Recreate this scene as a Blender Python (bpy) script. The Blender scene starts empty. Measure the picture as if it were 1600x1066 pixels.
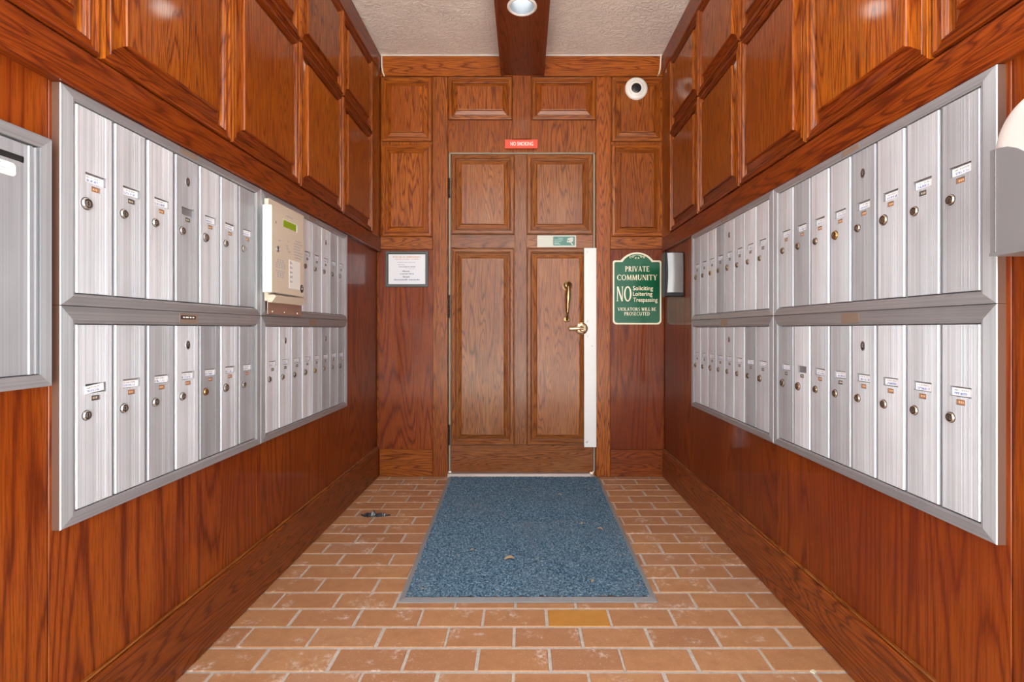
import bpy, math, random
from mathutils import Matrix, Vector
R = math.radians
rnd = random.Random(7)
SC = bpy.context.scene
COL = SC.collection

# ------------------------------------------------------------------ camera, world, exposure
cam_d = bpy.data.cameras.new('camera')
cam_d.sensor_fit = 'HORIZONTAL'; cam_d.sensor_width = 36
cam_d.lens = 775 / 1600 * 36
cam_d.shift_x = -19 / 1600; cam_d.shift_y = -18 / 1600
cam_d.clip_start = 0.02
cam = bpy.data.objects.new('camera', cam_d); COL.objects.link(cam)
cam.location = (0, 0, 0.93); cam.rotation_euler = (R(90), 0, 0)
SC.camera = cam
SC.view_settings.view_transform = 'Standard'
SC.view_settings.look = 'None'
SC.view_settings.gamma = 1
SC.view_settings.use_curve_mapping = False
SC.view_settings.exposure = 0.68
wd = bpy.data.worlds.new('overcast_sky'); SC.world = wd; wd.use_nodes = True
_bg = wd.node_tree.nodes['Background']
_bg.inputs[0].default_value = (0.90, 0.96, 1.0, 1); _bg.inputs[1].default_value = 3.2
_sd = bpy.data.lights.new('sun', 'SUN'); _sd.energy = 38.0; _sd.angle = R(2); _sd.color = (1.0, 0.97, 0.92)
sun = bpy.data.objects.new('sun', _sd); COL.objects.link(sun); sun.location = (0, -3, 6)
sun.rotation_euler = Vector((0.12, 0.22, 1.0)).to_track_quat('Z', 'Y').to_euler()   # high over the building: lights the pavement outside, none enters
LAMP_W = 1.5
LAMP_COL = (1.0, 0.93, 0.85)

# ------------------------------------------------------------------ materials
def new_mat(name):
    m = bpy.data.materials.new(name); m.use_nodes = True
    nt = m.node_tree; b = nt.nodes['Principled BSDF']
    return m, nt, b
def N(nt, t, **kw):
    n = nt.nodes.new(t)
    for k, v in kw.items(): setattr(n, k, v)
    return n
def ramp(nt, stops, inp):
    r = N(nt, 'ShaderNodeValToRGB'); e = r.color_ramp.elements
    while len(e) < len(stops): e.new(0.5)
    for i, (p, c) in enumerate(stops):
        e[i].position = p; e[i].color = tuple(c) + ((1,) if len(c) == 3 else ())
    nt.links.new(inp, r.inputs[0]); return r
def mixc(nt, a, b, fac, mode='MIX'):
    m = N(nt, 'ShaderNodeMix', data_type='RGBA', blend_type=mode)
    for sock, v in ((m.inputs[0], fac), (m.inputs[6], a), (m.inputs[7], b)):
        if hasattr(v, 'is_linked'): nt.links.new(v, sock)
        elif isinstance(v, (int, float)): sock.default_value = v
        else: sock.default_value = tuple(v) + ((1,) if len(v) == 3 else ())
    return m.outputs[2]
def mth(nt, op, a, b=None):
    m = N(nt, 'ShaderNodeMath', operation=op)
    for i, v in enumerate((a, b)):
        if v is None: continue
        if hasattr(v, 'is_linked'): nt.links.new(v, m.inputs[i])
        else: m.inputs[i].default_value = v
    return m.outputs[0]
def coords(nt, scale, rand=True, off=41.0):
    tc = N(nt, 'ShaderNodeTexCoord')
    v = tc.outputs['Object']
    if rand:
        oi = N(nt, 'ShaderNodeObjectInfo')
        w = mth(nt, 'MULTIPLY', oi.outputs['Random'], off)
        cx = N(nt, 'ShaderNodeCombineXYZ')
        for i in range(3): nt.links.new(w, cx.inputs[i])
        ad = N(nt, 'ShaderNodeVectorMath', operation='ADD')
        nt.links.new(v, ad.inputs[0]); nt.links.new(cx.outputs[0], ad.inputs[1]); v = ad.outputs[0]
    mp = N(nt, 'ShaderNodeVectorMath', operation='MULTIPLY')
    nt.links.new(v, mp.inputs[0]); mp.inputs[1].default_value = scale
    return mp.outputs[0]
def noise(nt, vec, scale, detail=2, rough=0.5, dist=0.0):
    n = N(nt, 'ShaderNodeTexNoise'); n.inputs['Scale'].default_value = scale
    n.inputs['Detail'].default_value = detail; n.inputs['Roughness'].default_value = rough
    n.inputs['Distortion'].default_value = dist
    nt.links.new(vec, n.inputs['Vector']); return n.outputs['Fac']
def bump(nt, b, h, strength, dist):
    n = N(nt, 'ShaderNodeBump'); n.inputs['Strength'].default_value = strength
    n.inputs['Distance'].default_value = dist
    nt.links.new(h, n.inputs['Height']); nt.links.new(n.outputs[0], b.inputs['Normal'])

def plain(name, col, rough=0.5, metal=0.0, emit=None, es=0.0, coat=0.0):
    m, nt, b = new_mat(name)
    b.inputs['Base Color'].default_value = tuple(col) + (1,)
    b.inputs['Roughness'].default_value = rough; b.inputs['Metallic'].default_value = metal
    b.inputs['Coat Weight'].default_value = coat; b.inputs['Coat Roughness'].default_value = 0.1
    if emit:
        b.inputs['Emission Color'].default_value = tuple(emit) + (1,); b.inputs['Emission Strength'].default_value = es
    return m

def wood(name, axis, light, mid, dark, freq=1.0, gloss=0.12, coat=0.38, contrast=1.0, worn=0.0, blotch=0.5):
    m, nt, b = new_mat(name)
    def sc(k, l):
        s = [k, k, k]; s['xyz'.index(axis)] = l; return tuple(s)
    # cathedral grain: contour lines of a stretched noise
    base = noise(nt, coords(nt, sc(11.0, 0.85)), freq, 1.5, 0.45, 0.25)
    wob = noise(nt, coords(nt, sc(110.0, 4.5)), 1.0, 3, 0.6)
    g = mth(nt, 'ADD', mth(nt, 'MULTIPLY', base, 52.0), mth(nt, 'MULTIPLY', wob, 1.5))
    g = mth(nt, 'PINGPONG', g, 1.0)
    line = ramp(nt, [(0.0, (0, 0, 0)), (0.25, (0.35,) * 3), (0.6, (1, 1, 1))], g).outputs[0]
    c = mixc(nt, mid, light, line)
    pores = noise(nt, coords(nt, sc(330.0, 11.0)), 1.0, 3, 0.65)
    pr = ramp(nt, [(0.40, (1, 1, 1)), (0.54, (0, 0, 0))], pores).outputs[0]
    pm = mth(nt, 'MULTIPLY', pr, 0.6 * contrast)
    c = mixc(nt, c, dark, pm)
    ln2 = ramp(nt, [(0.0, (1, 1, 1)), (0.26, (0, 0, 0))], g).outputs[0]
    c = mixc(nt, c, dark, mth(nt, 'MULTIPLY', ln2, 0.7 * contrast))
    blot = noise(nt, coords(nt, sc(2.6, 1.1)), 1.0, 3)
    bl = ramp(nt, [(0.3, (0, 0, 0)), (0.72, (1, 1, 1))], blot).outputs[0]
    c = mixc(nt, c, tuple(x * k for x, k in zip(mid, (0.72, 0.55, 0.5))), mth(nt, 'MULTIPLY', bl, blotch))
    oi = N(nt, 'ShaderNodeObjectInfo')
    hs = N(nt, 'ShaderNodeHueSaturation'); nt.links.new(c, hs.inputs['Color'])
    mr = N(nt, 'ShaderNodeMapRange'); nt.links.new(oi.outputs['Random'], mr.inputs[0])
    mr.inputs[3].default_value = 0.86; mr.inputs[4].default_value = 1.14
    nt.links.new(mr.outputs[0], hs.inputs['Value'])
    c = hs.outputs[0]
    if worn:
        wn = noise(nt, coords(nt, sc(7.0, 2.2), False), 1.0, 4, 0.6)
        wr = ramp(nt, [(0.5, (0, 0, 0)), (0.75, (1, 1, 1))], wn).outputs[0]
        c = mixc(nt, c, (0.40, 0.235, 0.115), mth(nt, 'MULTIPLY', wr, worn))
    nt.links.new(c, b.inputs['Base Color'])
    b.inputs['Roughness'].default_value = 0.42
    b.inputs['Coat Weight'].default_value = coat; b.inputs['Coat Roughness'].default_value = gloss
    b.inputs['Specular IOR Level'].default_value = 0.2
    bump(nt, b, mth(nt, 'ADD', pores, mth(nt, 'MULTIPLY', g, 0.3)), 0.18, 0.0012)
    return m
def tone(name, *a, **k):
    return wood(name + '_v', 'z', *a, **k), wood(name + '_h', 'x', *a, **k)

SIDE_V, SIDE_H = tone("varnished_oak", (0.40, 0.108, 0.0070), (0.27, 0.050, 0.0035), (0.045, 0.0065, 0.0015), gloss=0.09, coat=0.5)
_, SIDE_H = tone("red_oak_rail", (0.27, 0.050, 0.0040), (0.175, 0.024, 0.0022), (0.040, 0.0055, 0.0015), gloss=0.14)
PLY_V, PLY_H = tone("varnished_plywood", (0.30, 0.062, 0.0050), (0.19, 0.029, 0.0028), (0.040, 0.006, 0.0015), freq=0.42, gloss=0.09, contrast=0.75, blotch=0.85)
BACK_V, BACK_H = tone("golden_oak", (0.42, 0.118, 0.0105), (0.27, 0.056, 0.0045), (0.040, 0.009, 0.002), gloss=0.16)
DOOR_V, DOOR_H = tone("door_oak", (0.38, 0.128, 0.027), (0.25, 0.068, 0.012), (0.06, 0.015, 0.004), gloss=0.18, worn=0.20)
BEAM_V, BEAM_H = tone("dark_oak", (0.21, 0.042, 0.008), (0.15, 0.025, 0.005), (0.04, 0.007, 0.002), gloss=0.2, contrast=0.6)
BASE_V, BASE_H = tone("baseboard_oak", (0.31, 0.072, 0.009), (0.19, 0.035, 0.005), (0.045, 0.009, 0.003), gloss=0.2)

def alu(name, grain, col, rough=0.34, streak=0.26, metal=0.4, aniso=0.7):
    m, nt, b = new_mat(name)
    s = (260.0, 260.0, 1.2) if grain == 'z' else (1.2, 260.0, 260.0)
    st = noise(nt, coords(nt, s), 1.0, 3, 0.6)
    bl = noise(nt, coords(nt, (9, 9, 5)), 1.0, 3, 0.6)
    mix = mth(nt, 'ADD', mth(nt, 'MULTIPLY', st, 0.75), mth(nt, 'MULTIPLY', bl, 0.25))
    lo = tuple(x * (1 - streak) for x in col)
    c = ramp(nt, [(0.34, lo), (0.6, col)], mix).outputs[0]
    oi = N(nt, 'ShaderNodeObjectInfo')
    mr = N(nt, 'ShaderNodeMapRange'); nt.links.new(oi.outputs['Random'], mr.inputs[0])
    mr.inputs[3].default_value = 0.78; mr.inputs[4].default_value = 1.04
    hs = N(nt, 'ShaderNodeHueSaturation'); nt.links.new(c, hs.inputs['Color']); nt.links.new(mr.outputs[0], hs.inputs['Value'])
    nt.links.new(hs.outputs[0], b.inputs['Base Color'])
    b.inputs['Metallic'].default_value = metal
    rr = N(nt, 'ShaderNodeMapRange'); nt.links.new(bl, rr.inputs[0])
    rr.inputs[3].default_value = rough - 0.06; rr.inputs[4].default_value = rough + 0.08
    nt.links.new(rr.outputs[0], b.inputs['Roughness'])
    b.inputs['Anisotropic'].default_value = aniso
    cx = N(nt, 'ShaderNodeCombineXYZ'); cx.inputs[2 if grain == 'z' else 0].default_value = 1.0
    vt = N(nt, 'ShaderNodeVectorTransform', vector_type='VECTOR', convert_from='OBJECT', convert_to='WORLD')
    nt.links.new(cx.outputs[0], vt.inputs[0]); nt.links.new(vt.outputs[0], b.inputs['Tangent'])
    b.inputs['Anisotropic Rotation'].default_value = ANI
    bump(nt, b, st, 0.08, 0.0006)
    return m
ANI = 0.25
ALU_DOOR = alu('brushed_aluminium_door', 'z', (0.84, 0.89, 0.96))
ALU_V = alu('brushed_aluminium_upright', 'z', (0.55, 0.58, 0.62), 0.38)
ALU_H = alu('brushed_aluminium_rail', 'x', (0.39, 0.39, 0.41), 0.40)
ALU_GREY = alu('dull_aluminium_door', 'z', (0.52, 0.54, 0.58), 0.42)  # greyer doors: duller finish, with some of their weaker reflection in the colour
TRAY = plain('dull_tray_metal', (0.33, 0.33, 0.35), 0.5, 0.6)
SILVER = plain('nickel', (0.52, 0.51, 0.49), 0.25, 0.8)
BRONZE = plain('bronze_nickel', (0.46, 0.39, 0.30), 0.25, 0.85)
EDGEBROWN = plain('dark_brown_edge', (0.16, 0.085, 0.06), 0.5, 0.3)  # dark brown for the outer side faces of the mailbox frames
GOLDLOCK = plain('brass_lock', (0.78, 0.55, 0.22), 0.25, 1.0)
BRASS = plain('aged_brass', (0.42, 0.29, 0.14), 0.32, 1.0)
BRIGHT_BRASS = plain('polished_brass', (0.88, 0.74, 0.46), 0.16, 1.0)
CHROME = plain('satin_chrome', (0.90, 0.89, 0.86), 0.22, 0.35)
BLACK = plain('black_plastic', (0.012, 0.012, 0.013), 0.35)
DARK = plain('dark_recess', (0.02, 0.018, 0.017), 0.7)
GREYMETAL = plain('grey_painted_metal', (0.23, 0.225, 0.235), 0.38, 0.25)
WHITE = plain('white_plastic', (0.80, 0.78, 0.74), 0.35)
WHITEPAINT = plain('white_painted_steel', (0.86, 0.85, 0.83), 0.42)
CREAM = plain('cream_print', (0.88, 0.83, 0.62), 0.4)
TAG = plain('copper_number_tag', (0.40, 0.16, 0.06), 0.5)
TAGDARK = plain('dark_number_tag', (0.07, 0.065, 0.06), 0.5)
DIGIT = plain('pale_digits', (0.75, 0.62, 0.45), 0.5)

def card_mat():
    m, nt, b = new_mat('name_card')
    v = coords(nt, (1, 1, 1), False)
    sp = N(nt, 'ShaderNodeSeparateXYZ'); nt.links.new(v, sp.inputs[0])
    oi = N(nt, 'ShaderNodeObjectInfo')
    z = mth(nt, 'MULTIPLY', sp.outputs[2], 1 / 0.016)       # 0..1 up the card
    wav = noise(nt, coords(nt, (650, 1, 140)), 1.0, 1)
    scr = mth(nt, 'GREATER_THAN', wav, 0.5)
    l1 = mth(nt, 'COMPARE', z, 0.30); l1.node.inputs[2].default_value = 0.15
    l2 = mth(nt, 'COMPARE', z, 0.72); l2.node.inputs[2].default_value = 0.10
    x = mth(nt, 'MULTIPLY', sp.outputs[0], 1 / 0.048)
    xm = mth(nt, 'COMPARE', x, 0.45); xm.node.inputs[2].default_value = 0.34
    a1 = mth(nt, 'MULTIPLY', mth(nt, 'MULTIPLY', l1, scr), xm)
    a2 = mth(nt, 'MULTIPLY', mth(nt, 'MULTIPLY', l2, scr), xm)
    c = mixc(nt, (0.86, 0.87, 0.90), (0.12, 0.20, 0.50), mth(nt, 'MULTIPLY', a1, 0.85))
    c = mixc(nt, c, (0.25, 0.25, 0.28), mth(nt, 'MULTIPLY', a2, 0.7))
    nt.links.new(c, b.inputs['Base Color']); b.inputs['Roughness'].default_value = 0.6
    return m
CARD = card_mat()

def brick_mat():
    m, nt, b = new_mat('quarry_brick')
    oi = N(nt, 'ShaderNodeObjectInfo')
    c = ramp(nt, [(0.0, (0.42, 0.200, 0.100)), (0.4, (0.48, 0.235, 0.108)), (0.75, (0.52, 0.268, 0.125)), (1.0, (0.45, 0.238, 0.135))], oi.outputs['Random']).outputs[0]
    sp = noise(nt, coords(nt, (1, 1, 1)), 260, 2)
    c = mixc(nt, c, (0.70, 0.48, 0.30), ramp(nt, [(0.62, (0, 0, 0)), (0.72, (0.7,) * 3)], sp).outputs[0])
    mo = noise(nt, coords(nt, (1, 1, 1)), 26, 4, 0.6)
    c = mixc(nt, c, (0.38, 0.175, 0.085), ramp(nt, [(0.45, (0, 0, 0)), (0.8, (0.8,) * 3)], mo).outputs[0])
    ef = noise(nt, coords(nt, (1, 1, 1)), 9, 5, 0.65)
    ef2 = noise(nt, coords(nt, (1, 1, 1)), 75, 3, 0.7)
    e = mth(nt, 'MULTIPLY', ramp(nt, [(0.56, (0, 0, 0)), (0.66, (1,) * 3)], ef).outputs[0], ramp(nt, [(0.44, (0, 0, 0)), (0.60, (0.9,) * 3)], ef2).outputs[0])
    c = mixc(nt, c, (0.74, 0.60, 0.50), e)
    nt.links.new(c, b.inputs['Base Color'])
    b.inputs['Roughness'].default_value = 0.42; b.inputs['Specular IOR Level'].default_value = 0.4
    bump(nt, b, mo, 0.25, 0.002)
    return m
BRICK = brick_mat()
def one_brick(name, col):
    m, nt, b = new_mat(name)
    mo = noise(nt, coords(nt, (1, 1, 1)), 30, 4, 0.6)
    nt.links.new(mixc(nt, col, tuple(x * 0.75 for x in col), mo), b.inputs['Base Color'])
    b.inputs['Roughness'].default_value = 0.4
    return m
ORANGE_BRICK = one_brick('orange_brick', (0.62, 0.28, 0.055))
def grout_mat():
    m, nt, b = new_mat('grey_grout')
    n = noise(nt, coords(nt, (1, 1, 1), False), 60, 4, 0.65)
    nt.links.new(ramp(nt, [(0.3, (0.44, 0.39, 0.33)), (0.7, (0.62, 0.56, 0.49))], n).outputs[0], b.inputs['Base Color'])
    b.inputs['Roughness'].default_value = 0.9; bump(nt, b, n, 0.4, 0.002)
    return m
GROUT = grout_mat()
def ceil_mat():
    m, nt, b = new_mat('textured_plaster')
    n1 = noise(nt, coords(nt, (1, 1.6, 1), False), 26, 4, 0.6, 1.2)
    n2 = noise(nt, coords(nt, (1, 1, 1), False), 5, 3)
    r = ramp(nt, [(0.47, (0, 0, 0)), (0.56, (1,) * 3)], n1).outputs[0]
    nt.links.new(ramp(nt, [(0.3, (0.80, 0.72, 0.66)), (0.7, (0.88, 0.80, 0.74))], n2).outputs[0], b.inputs['Base Color'])
    b.inputs['Roughness'].default_value = 0.4
    bump(nt, b, mth(nt, 'ADD', r, mth(nt, 'MULTIPLY', n1, 0.8)), 0.6, 0.008)
    return m
CEIL = ceil_mat()
def mat_carpet():
    m, nt, b = new_mat('blue_carpet_pile')
    n1 = noise(nt, coords(nt, (1, 1, 1), False), 150, 3, 0.75)
    c = ramp(nt, [(0.36, (0.020, 0.042, 0.070)), (0.45, (0.065, 0.135, 0.20)), (0.54, (0.125, 0.225, 0.31)), (0.66, (0.32, 0.43, 0.52))], n1).outputs[0]
    n2 = noise(nt, coords(nt, (1, 1, 1), False), 3.2, 4, 0.6)
    c = mixc(nt, c, (0.16, 0.21, 0.26), mth(nt, 'MULTIPLY', ramp(nt, [(0.45, (0, 0, 0)), (0.75, (1,) * 3)], n2).outputs[0], 0.45))
    n3 = noise(nt, coords(nt, (1, 1, 1), False), 9, 5, 0.6)
    n4 = noise(nt, coords(nt, (1, 1, 1), False), 95, 2, 0.6)
    d = mth(nt, 'MULTIPLY', ramp(nt, [(0.60, (0, 0, 0)), (0.70, (1,) * 3)], n3).outputs[0], ramp(nt, [(0.54, (0, 0, 0)), (0.62, (0.8,) * 3)], n4).outputs[0])
    c = mixc(nt, c, (0.45, 0.36, 0.24), d)
    nt.links.new(c, b.inputs['Base Color']); b.inputs['Roughness'].default_value = 0.95
    b.inputs['Specular IOR Level'].default_value = 0.1
    bump(nt, b, n1, 0.6, 0.006)
    return m
CARPET = mat_carpet()
RUBBER = plain('grey_rubber_edging', (0.27, 0.27, 0.27), 0.7)
CONCRETE = plain('pavement_concrete', (0.45, 0.43, 0.40), 0.9)
BEIGE = plain('beige_enamel', (0.62, 0.53, 0.42), 0.42)
OFFWHITE = plain('white_enamel_side', (0.82, 0.80, 0.74), 0.4)
LCD = plain('green_display', (0.13, 0.19, 0.006), 0.25, 0, (0.30, 0.42, 0.01), 0.18)
GREEN = plain('green_sign_enamel', (0.008, 0.120, 0.052), 0.22, coat=0.4)
RED = plain('red_sign_plastic', (0.78, 0.075, 0.035), 0.35)
REDTEXT = plain('white_sign_text', (0.95, 0.85, 0.78), 0.5)
PAPER = plain('white_paper', (0.78, 0.79, 0.84), 0.5)
INK = plain('black_ink', (0.06, 0.06, 0.07), 0.6)
FAINT = plain('faint_grey_ink', (0.36, 0.37, 0.42), 0.6)
REDINK = plain('orange_red_ink', (0.70, 0.30, 0.18), 0.6)
BLUEINK = plain('grey_blue_ink', (0.25, 0.30, 0.42), 0.6)
FRAMEGREY = plain('dark_grey_frame', (0.085, 0.09, 0.085), 0.4)
TEAL = plain('teal_sticker', (0.09, 0.24, 0.20), 0.45)
PALE = plain('pale_sticker', (0.62, 0.63, 0.55), 0.5)
MINT = plain('mint_ink', (0.38, 0.56, 0.50), 0.5)
BADGE = plain('brown_residue_badge', (0.30, 0.22, 0.17), 0.5, 0.3)
PINKPLATE = plain('bronze_anodised_plate', (0.44, 0.29, 0.235), 0.4, 0.5)
LEAF = plain('dry_leaf', (0.50, 0.36, 0.20), 0.8)
CABLE = plain('white_cable', (0.75, 0.68, 0.58), 0.5)
CAULK = plain('grey_weatherstrip', (0.34, 0.28, 0.20), 0.7)
BULB = plain('lit_bulb', (1, 1, 1), 0.5, 0, (1.0, 0.95, 0.86), 3.0)
REFLECT = plain('white_reflector', (0.26, 0.30, 0.35), 0.25, 0.2)
STICKERTXT = plain('sticker_paper', (0.78, 0.77, 0.70), 0.5)
SCRAP = plain('black_film', (0.03, 0.032, 0.038), 0.25)
SCRAPG = plain('grey_film', (0.28, 0.28, 0.30), 0.3)
DARKHINGE = plain('bronze_hinge', (0.07, 0.045, 0.035), 0.4, 0.8)

# ------------------------------------------------------------------ mesh builder
class MB:
    def __init__(s): s.v = []; s.f = []; s.m = []
    def face(s, pts, mi=0):
        b = len(s.v); s.v += [tuple(p) for p in pts]; s.f.append(tuple(range(b, b + len(pts)))); s.m.append(mi)
    def box(s, x0, x1, y0, y1, z0, z1, mi=0, ch=0.0):
        """box; ch chamfers the four edges of the front (-Y) face"""
        b = len(s.v)
        if ch <= 0:
            s.v += [(x, y, z) for x in (x0, x1) for y in (y0, y1) for z in (z0, z1)]
            q = [(0, 1, 3, 2), (4, 6, 7, 5), (0, 4, 5, 1), (2, 3, 7, 6), (0, 2, 6, 4), (1, 5, 7, 3)]
        else:
            s.v += [(x0, y1, z0), (x1, y1, z0), (x1, y1, z1), (x0, y1, z1),
                    (x0, y0 + ch, z0), (x1, y0 + ch, z0), (x1, y0 + ch, z1), (x0, y0 + ch, z1),
                    (x0 + ch, y0, z0 + ch), (x1 - ch, y0, z0 + ch), (x1 - ch, y0, z1 - ch), (x0 + ch, y0, z1 - ch)]
            q = [(3, 2, 1, 0), (8, 9, 10, 11)]
            for i in range(4):
                j = (i + 1) % 4
                q += [(i, j, 4 + j, 4 + i), (4 + i, 4 + j, 8 + j, 8 + i)]
        for f in q: s.f.append(tuple(b + i for i in f)); s.m.append(mi)
        return s
    def rings(s, w, h, prof, mats, cap=None, x0=0, z0=0):
        """nested rectangles (inset d, proud t) facing -Y; mats = (bottom/top, sides)"""
        b = len(s.v)
        for d, t in prof:
            s.v += [(x0 + d, -t, z0 + d), (x0 + w - d, -t, z0 + d), (x0 + w - d, -t, z0 + h - d), (x0 + d, -t, z0 + h - d)]
        for k in range(len(prof) - 1):
            for i in range(4):
                j = (i + 1) % 4
                s.f.append((b + 4 * k + i, b + 4 * k + j, b + 4 * k + 4 + j, b + 4 * k + 4 + i)); s.m.append(mats[i % 2])
        if cap is not None:
            k = b + 4 * (len(prof) - 1); s.f.append((k, k + 1, k + 2, k + 3)); s.m.append(cap)
        return s
    def lathe(s, prof, n=24, mi=0, cx=0, cz=0, y=0, sx=1.0, sz=1.0, mis=None):
        """profile (r, out) revolved about the -Y axis"""
        b = len(s.v)
        for r, t in prof:
            for i in range(n):
                a = 2 * math.pi * i / n
                s.v.append((cx + r * math.cos(a) * sx, y - t, cz + r * math.sin(a) * sz))
        for k in range(len(prof) - 1):
            for i in range(n):
                j = (i + 1) % n
                s.f.append((b + k * n + i, b + k * n + j, b + (k + 1) * n + j, b + (k + 1) * n + i)); s.m.append(mis[k] if mis else mi)
        if prof[-1][0] > 1e-6:
            k = b + (len(prof) - 1) * n
            s.f.append(tuple(k + i for i in range(n))); s.m.append(mis[-1] if mis else mi)
        return s
    def tube(s, pts, rad, n=8, mi=0, cap=True):
        pts = [Vector(p) for p in pts]; b = len(s.v)
        if not hasattr(rad, '__len__'): rad = [rad] * len(pts)
        for i, p in enumerate(pts):
            t = (pts[min(i + 1, len(pts) - 1)] - pts[max(i - 1, 0)]).normalized()
            up = Vector((0, 0, 1)) if abs(t.z) < 0.9 else Vector((1, 0, 0))
            u = t.cross(up).normalized(); v = t.cross(u)
            for k in range(n):
                a = 2 * math.pi * k / n; s.v.append(tuple(p + (u * math.cos(a) + v * math.sin(a)) * rad[i]))
        for i in range(len(pts) - 1):
            for k in range(n):
                j = (k + 1) % n
                s.f.append((b + i * n + k, b + i * n + j, b + (i + 1) * n + j, b + (i + 1) * n + k)); s.m.append(mi)
        if cap:
            s.f.append(tuple(b + k for k in range(n))[::-1]); s.m.append(mi)
            e = b + (len(pts) - 1) * n; s.f.append(tuple(e + k for k in range(n))); s.m.append(mi)
        return s
    def prism(s, poly, y0, y1, mi=0, side=None):
        """polygon in X-Z, front at y0 and back at y1"""
        b = len(s.v); n = len(poly)
        s.v += [(x, y0, z) for x, z in poly] + [(x, y1, z) for x, z in poly]
        s.f.append(tuple(b + i for i in range(n))); s.m.append(mi)
        s.f.append(tuple(b + n + i for i in range(n))[::-1]); s.m.append(mi)
        for i in range(n):
            j = (i + 1) % n; s.f.append((b + i, b + n + i, b + n + j, b + j)); s.m.append(mi if side is None else side)
        return s
    def mesh(s, name, mats, smooth=False):
        me = bpy.data.meshes.new(name); me.from_pydata(s.v, [], s.f)
        for m in (mats if isinstance(mats, (list, tuple)) else [mats]): me.materials.append(m)
        me.polygons.foreach_set('material_index', s.m)
        import bmesh
        bm = bmesh.new(); bm.from_mesh(me)
        bmesh.ops.remove_doubles(bm, verts=bm.verts, dist=1e-6)
        bmesh.ops.recalc_face_normals(bm, faces=bm.faces)
        bm.to_mesh(me); bm.free()
        if smooth:
            me.polygons.foreach_set('use_smooth', [True] * len(me.polygons)); me.set_sharp_from_angle(angle=R(38))
        me.update(); return me
def put(name, me, parent=None, loc=(0, 0, 0), rot=(0, 0, 0)):
    o = bpy.data.objects.new(name, me); COL.objects.link(o)
    if parent: o.parent = parent
    o.location = loc; o.rotation_euler = rot; return o
def obj(name, mb, mats, parent=None, loc=(0, 0, 0), rot=(0, 0, 0), smooth=False):
    return put(name, mb.mesh(name, mats, smooth), parent, loc, rot)
def tag(o, label=None, cat=None, group=None, kind=None):
    for k, v in (('label', label), ('category', cat), ('group', group), ('kind', kind)):
        if v: o[k] = v
    return o
def empty(name, loc, rz=0):
    o = bpy.data.objects.new(name, None); COL.objects.link(o); o.empty_display_size = 0.05
    o.location = loc; o.rotation_euler = (0, 0, rz); return o
LEFT, RIGHT = R(90), R(-90)      # facing the left / right wall: local X runs to the viewer's right, -Y out of the wall

# text: Blender's own font turned into a thin mesh and fitted to a box (local X-Z, front at y)
def text(name, s, x0, x1, z0, z1, m, parent, y=0.0, bold=0.0, keep=False, lower=False):
    cu = bpy.data.curves.new('t', 'FONT'); cu.body = s; cu.offset = bold; cu.resolution_u = 3
    to = bpy.data.objects.new('t', cu); COL.objects.link(to)
    dg = bpy.context.evaluated_depsgraph_get(); dg.update()
    me = bpy.data.meshes.new_from_object(to.evaluated_get(dg)); bpy.data.objects.remove(to)
    xs = [v.co.x for v in me.vertices]; ys = [v.co.y for v in me.vertices]
    ax, bx, ay, by = min(xs), max(xs), min(ys), max(ys)
    for v in me.vertices:
        v.co = (x0 + (v.co.x - ax) / (bx - ax) * (x1 - x0), y, z0 + (v.co.y - ay) / (by - ay) * (z1 - z0))
    me.materials.clear(); me.materials.append(m); me.name = name
    me.polygons.foreach_set('material_index', [0] * len(me.polygons))
    return put(name, me, parent)
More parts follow.
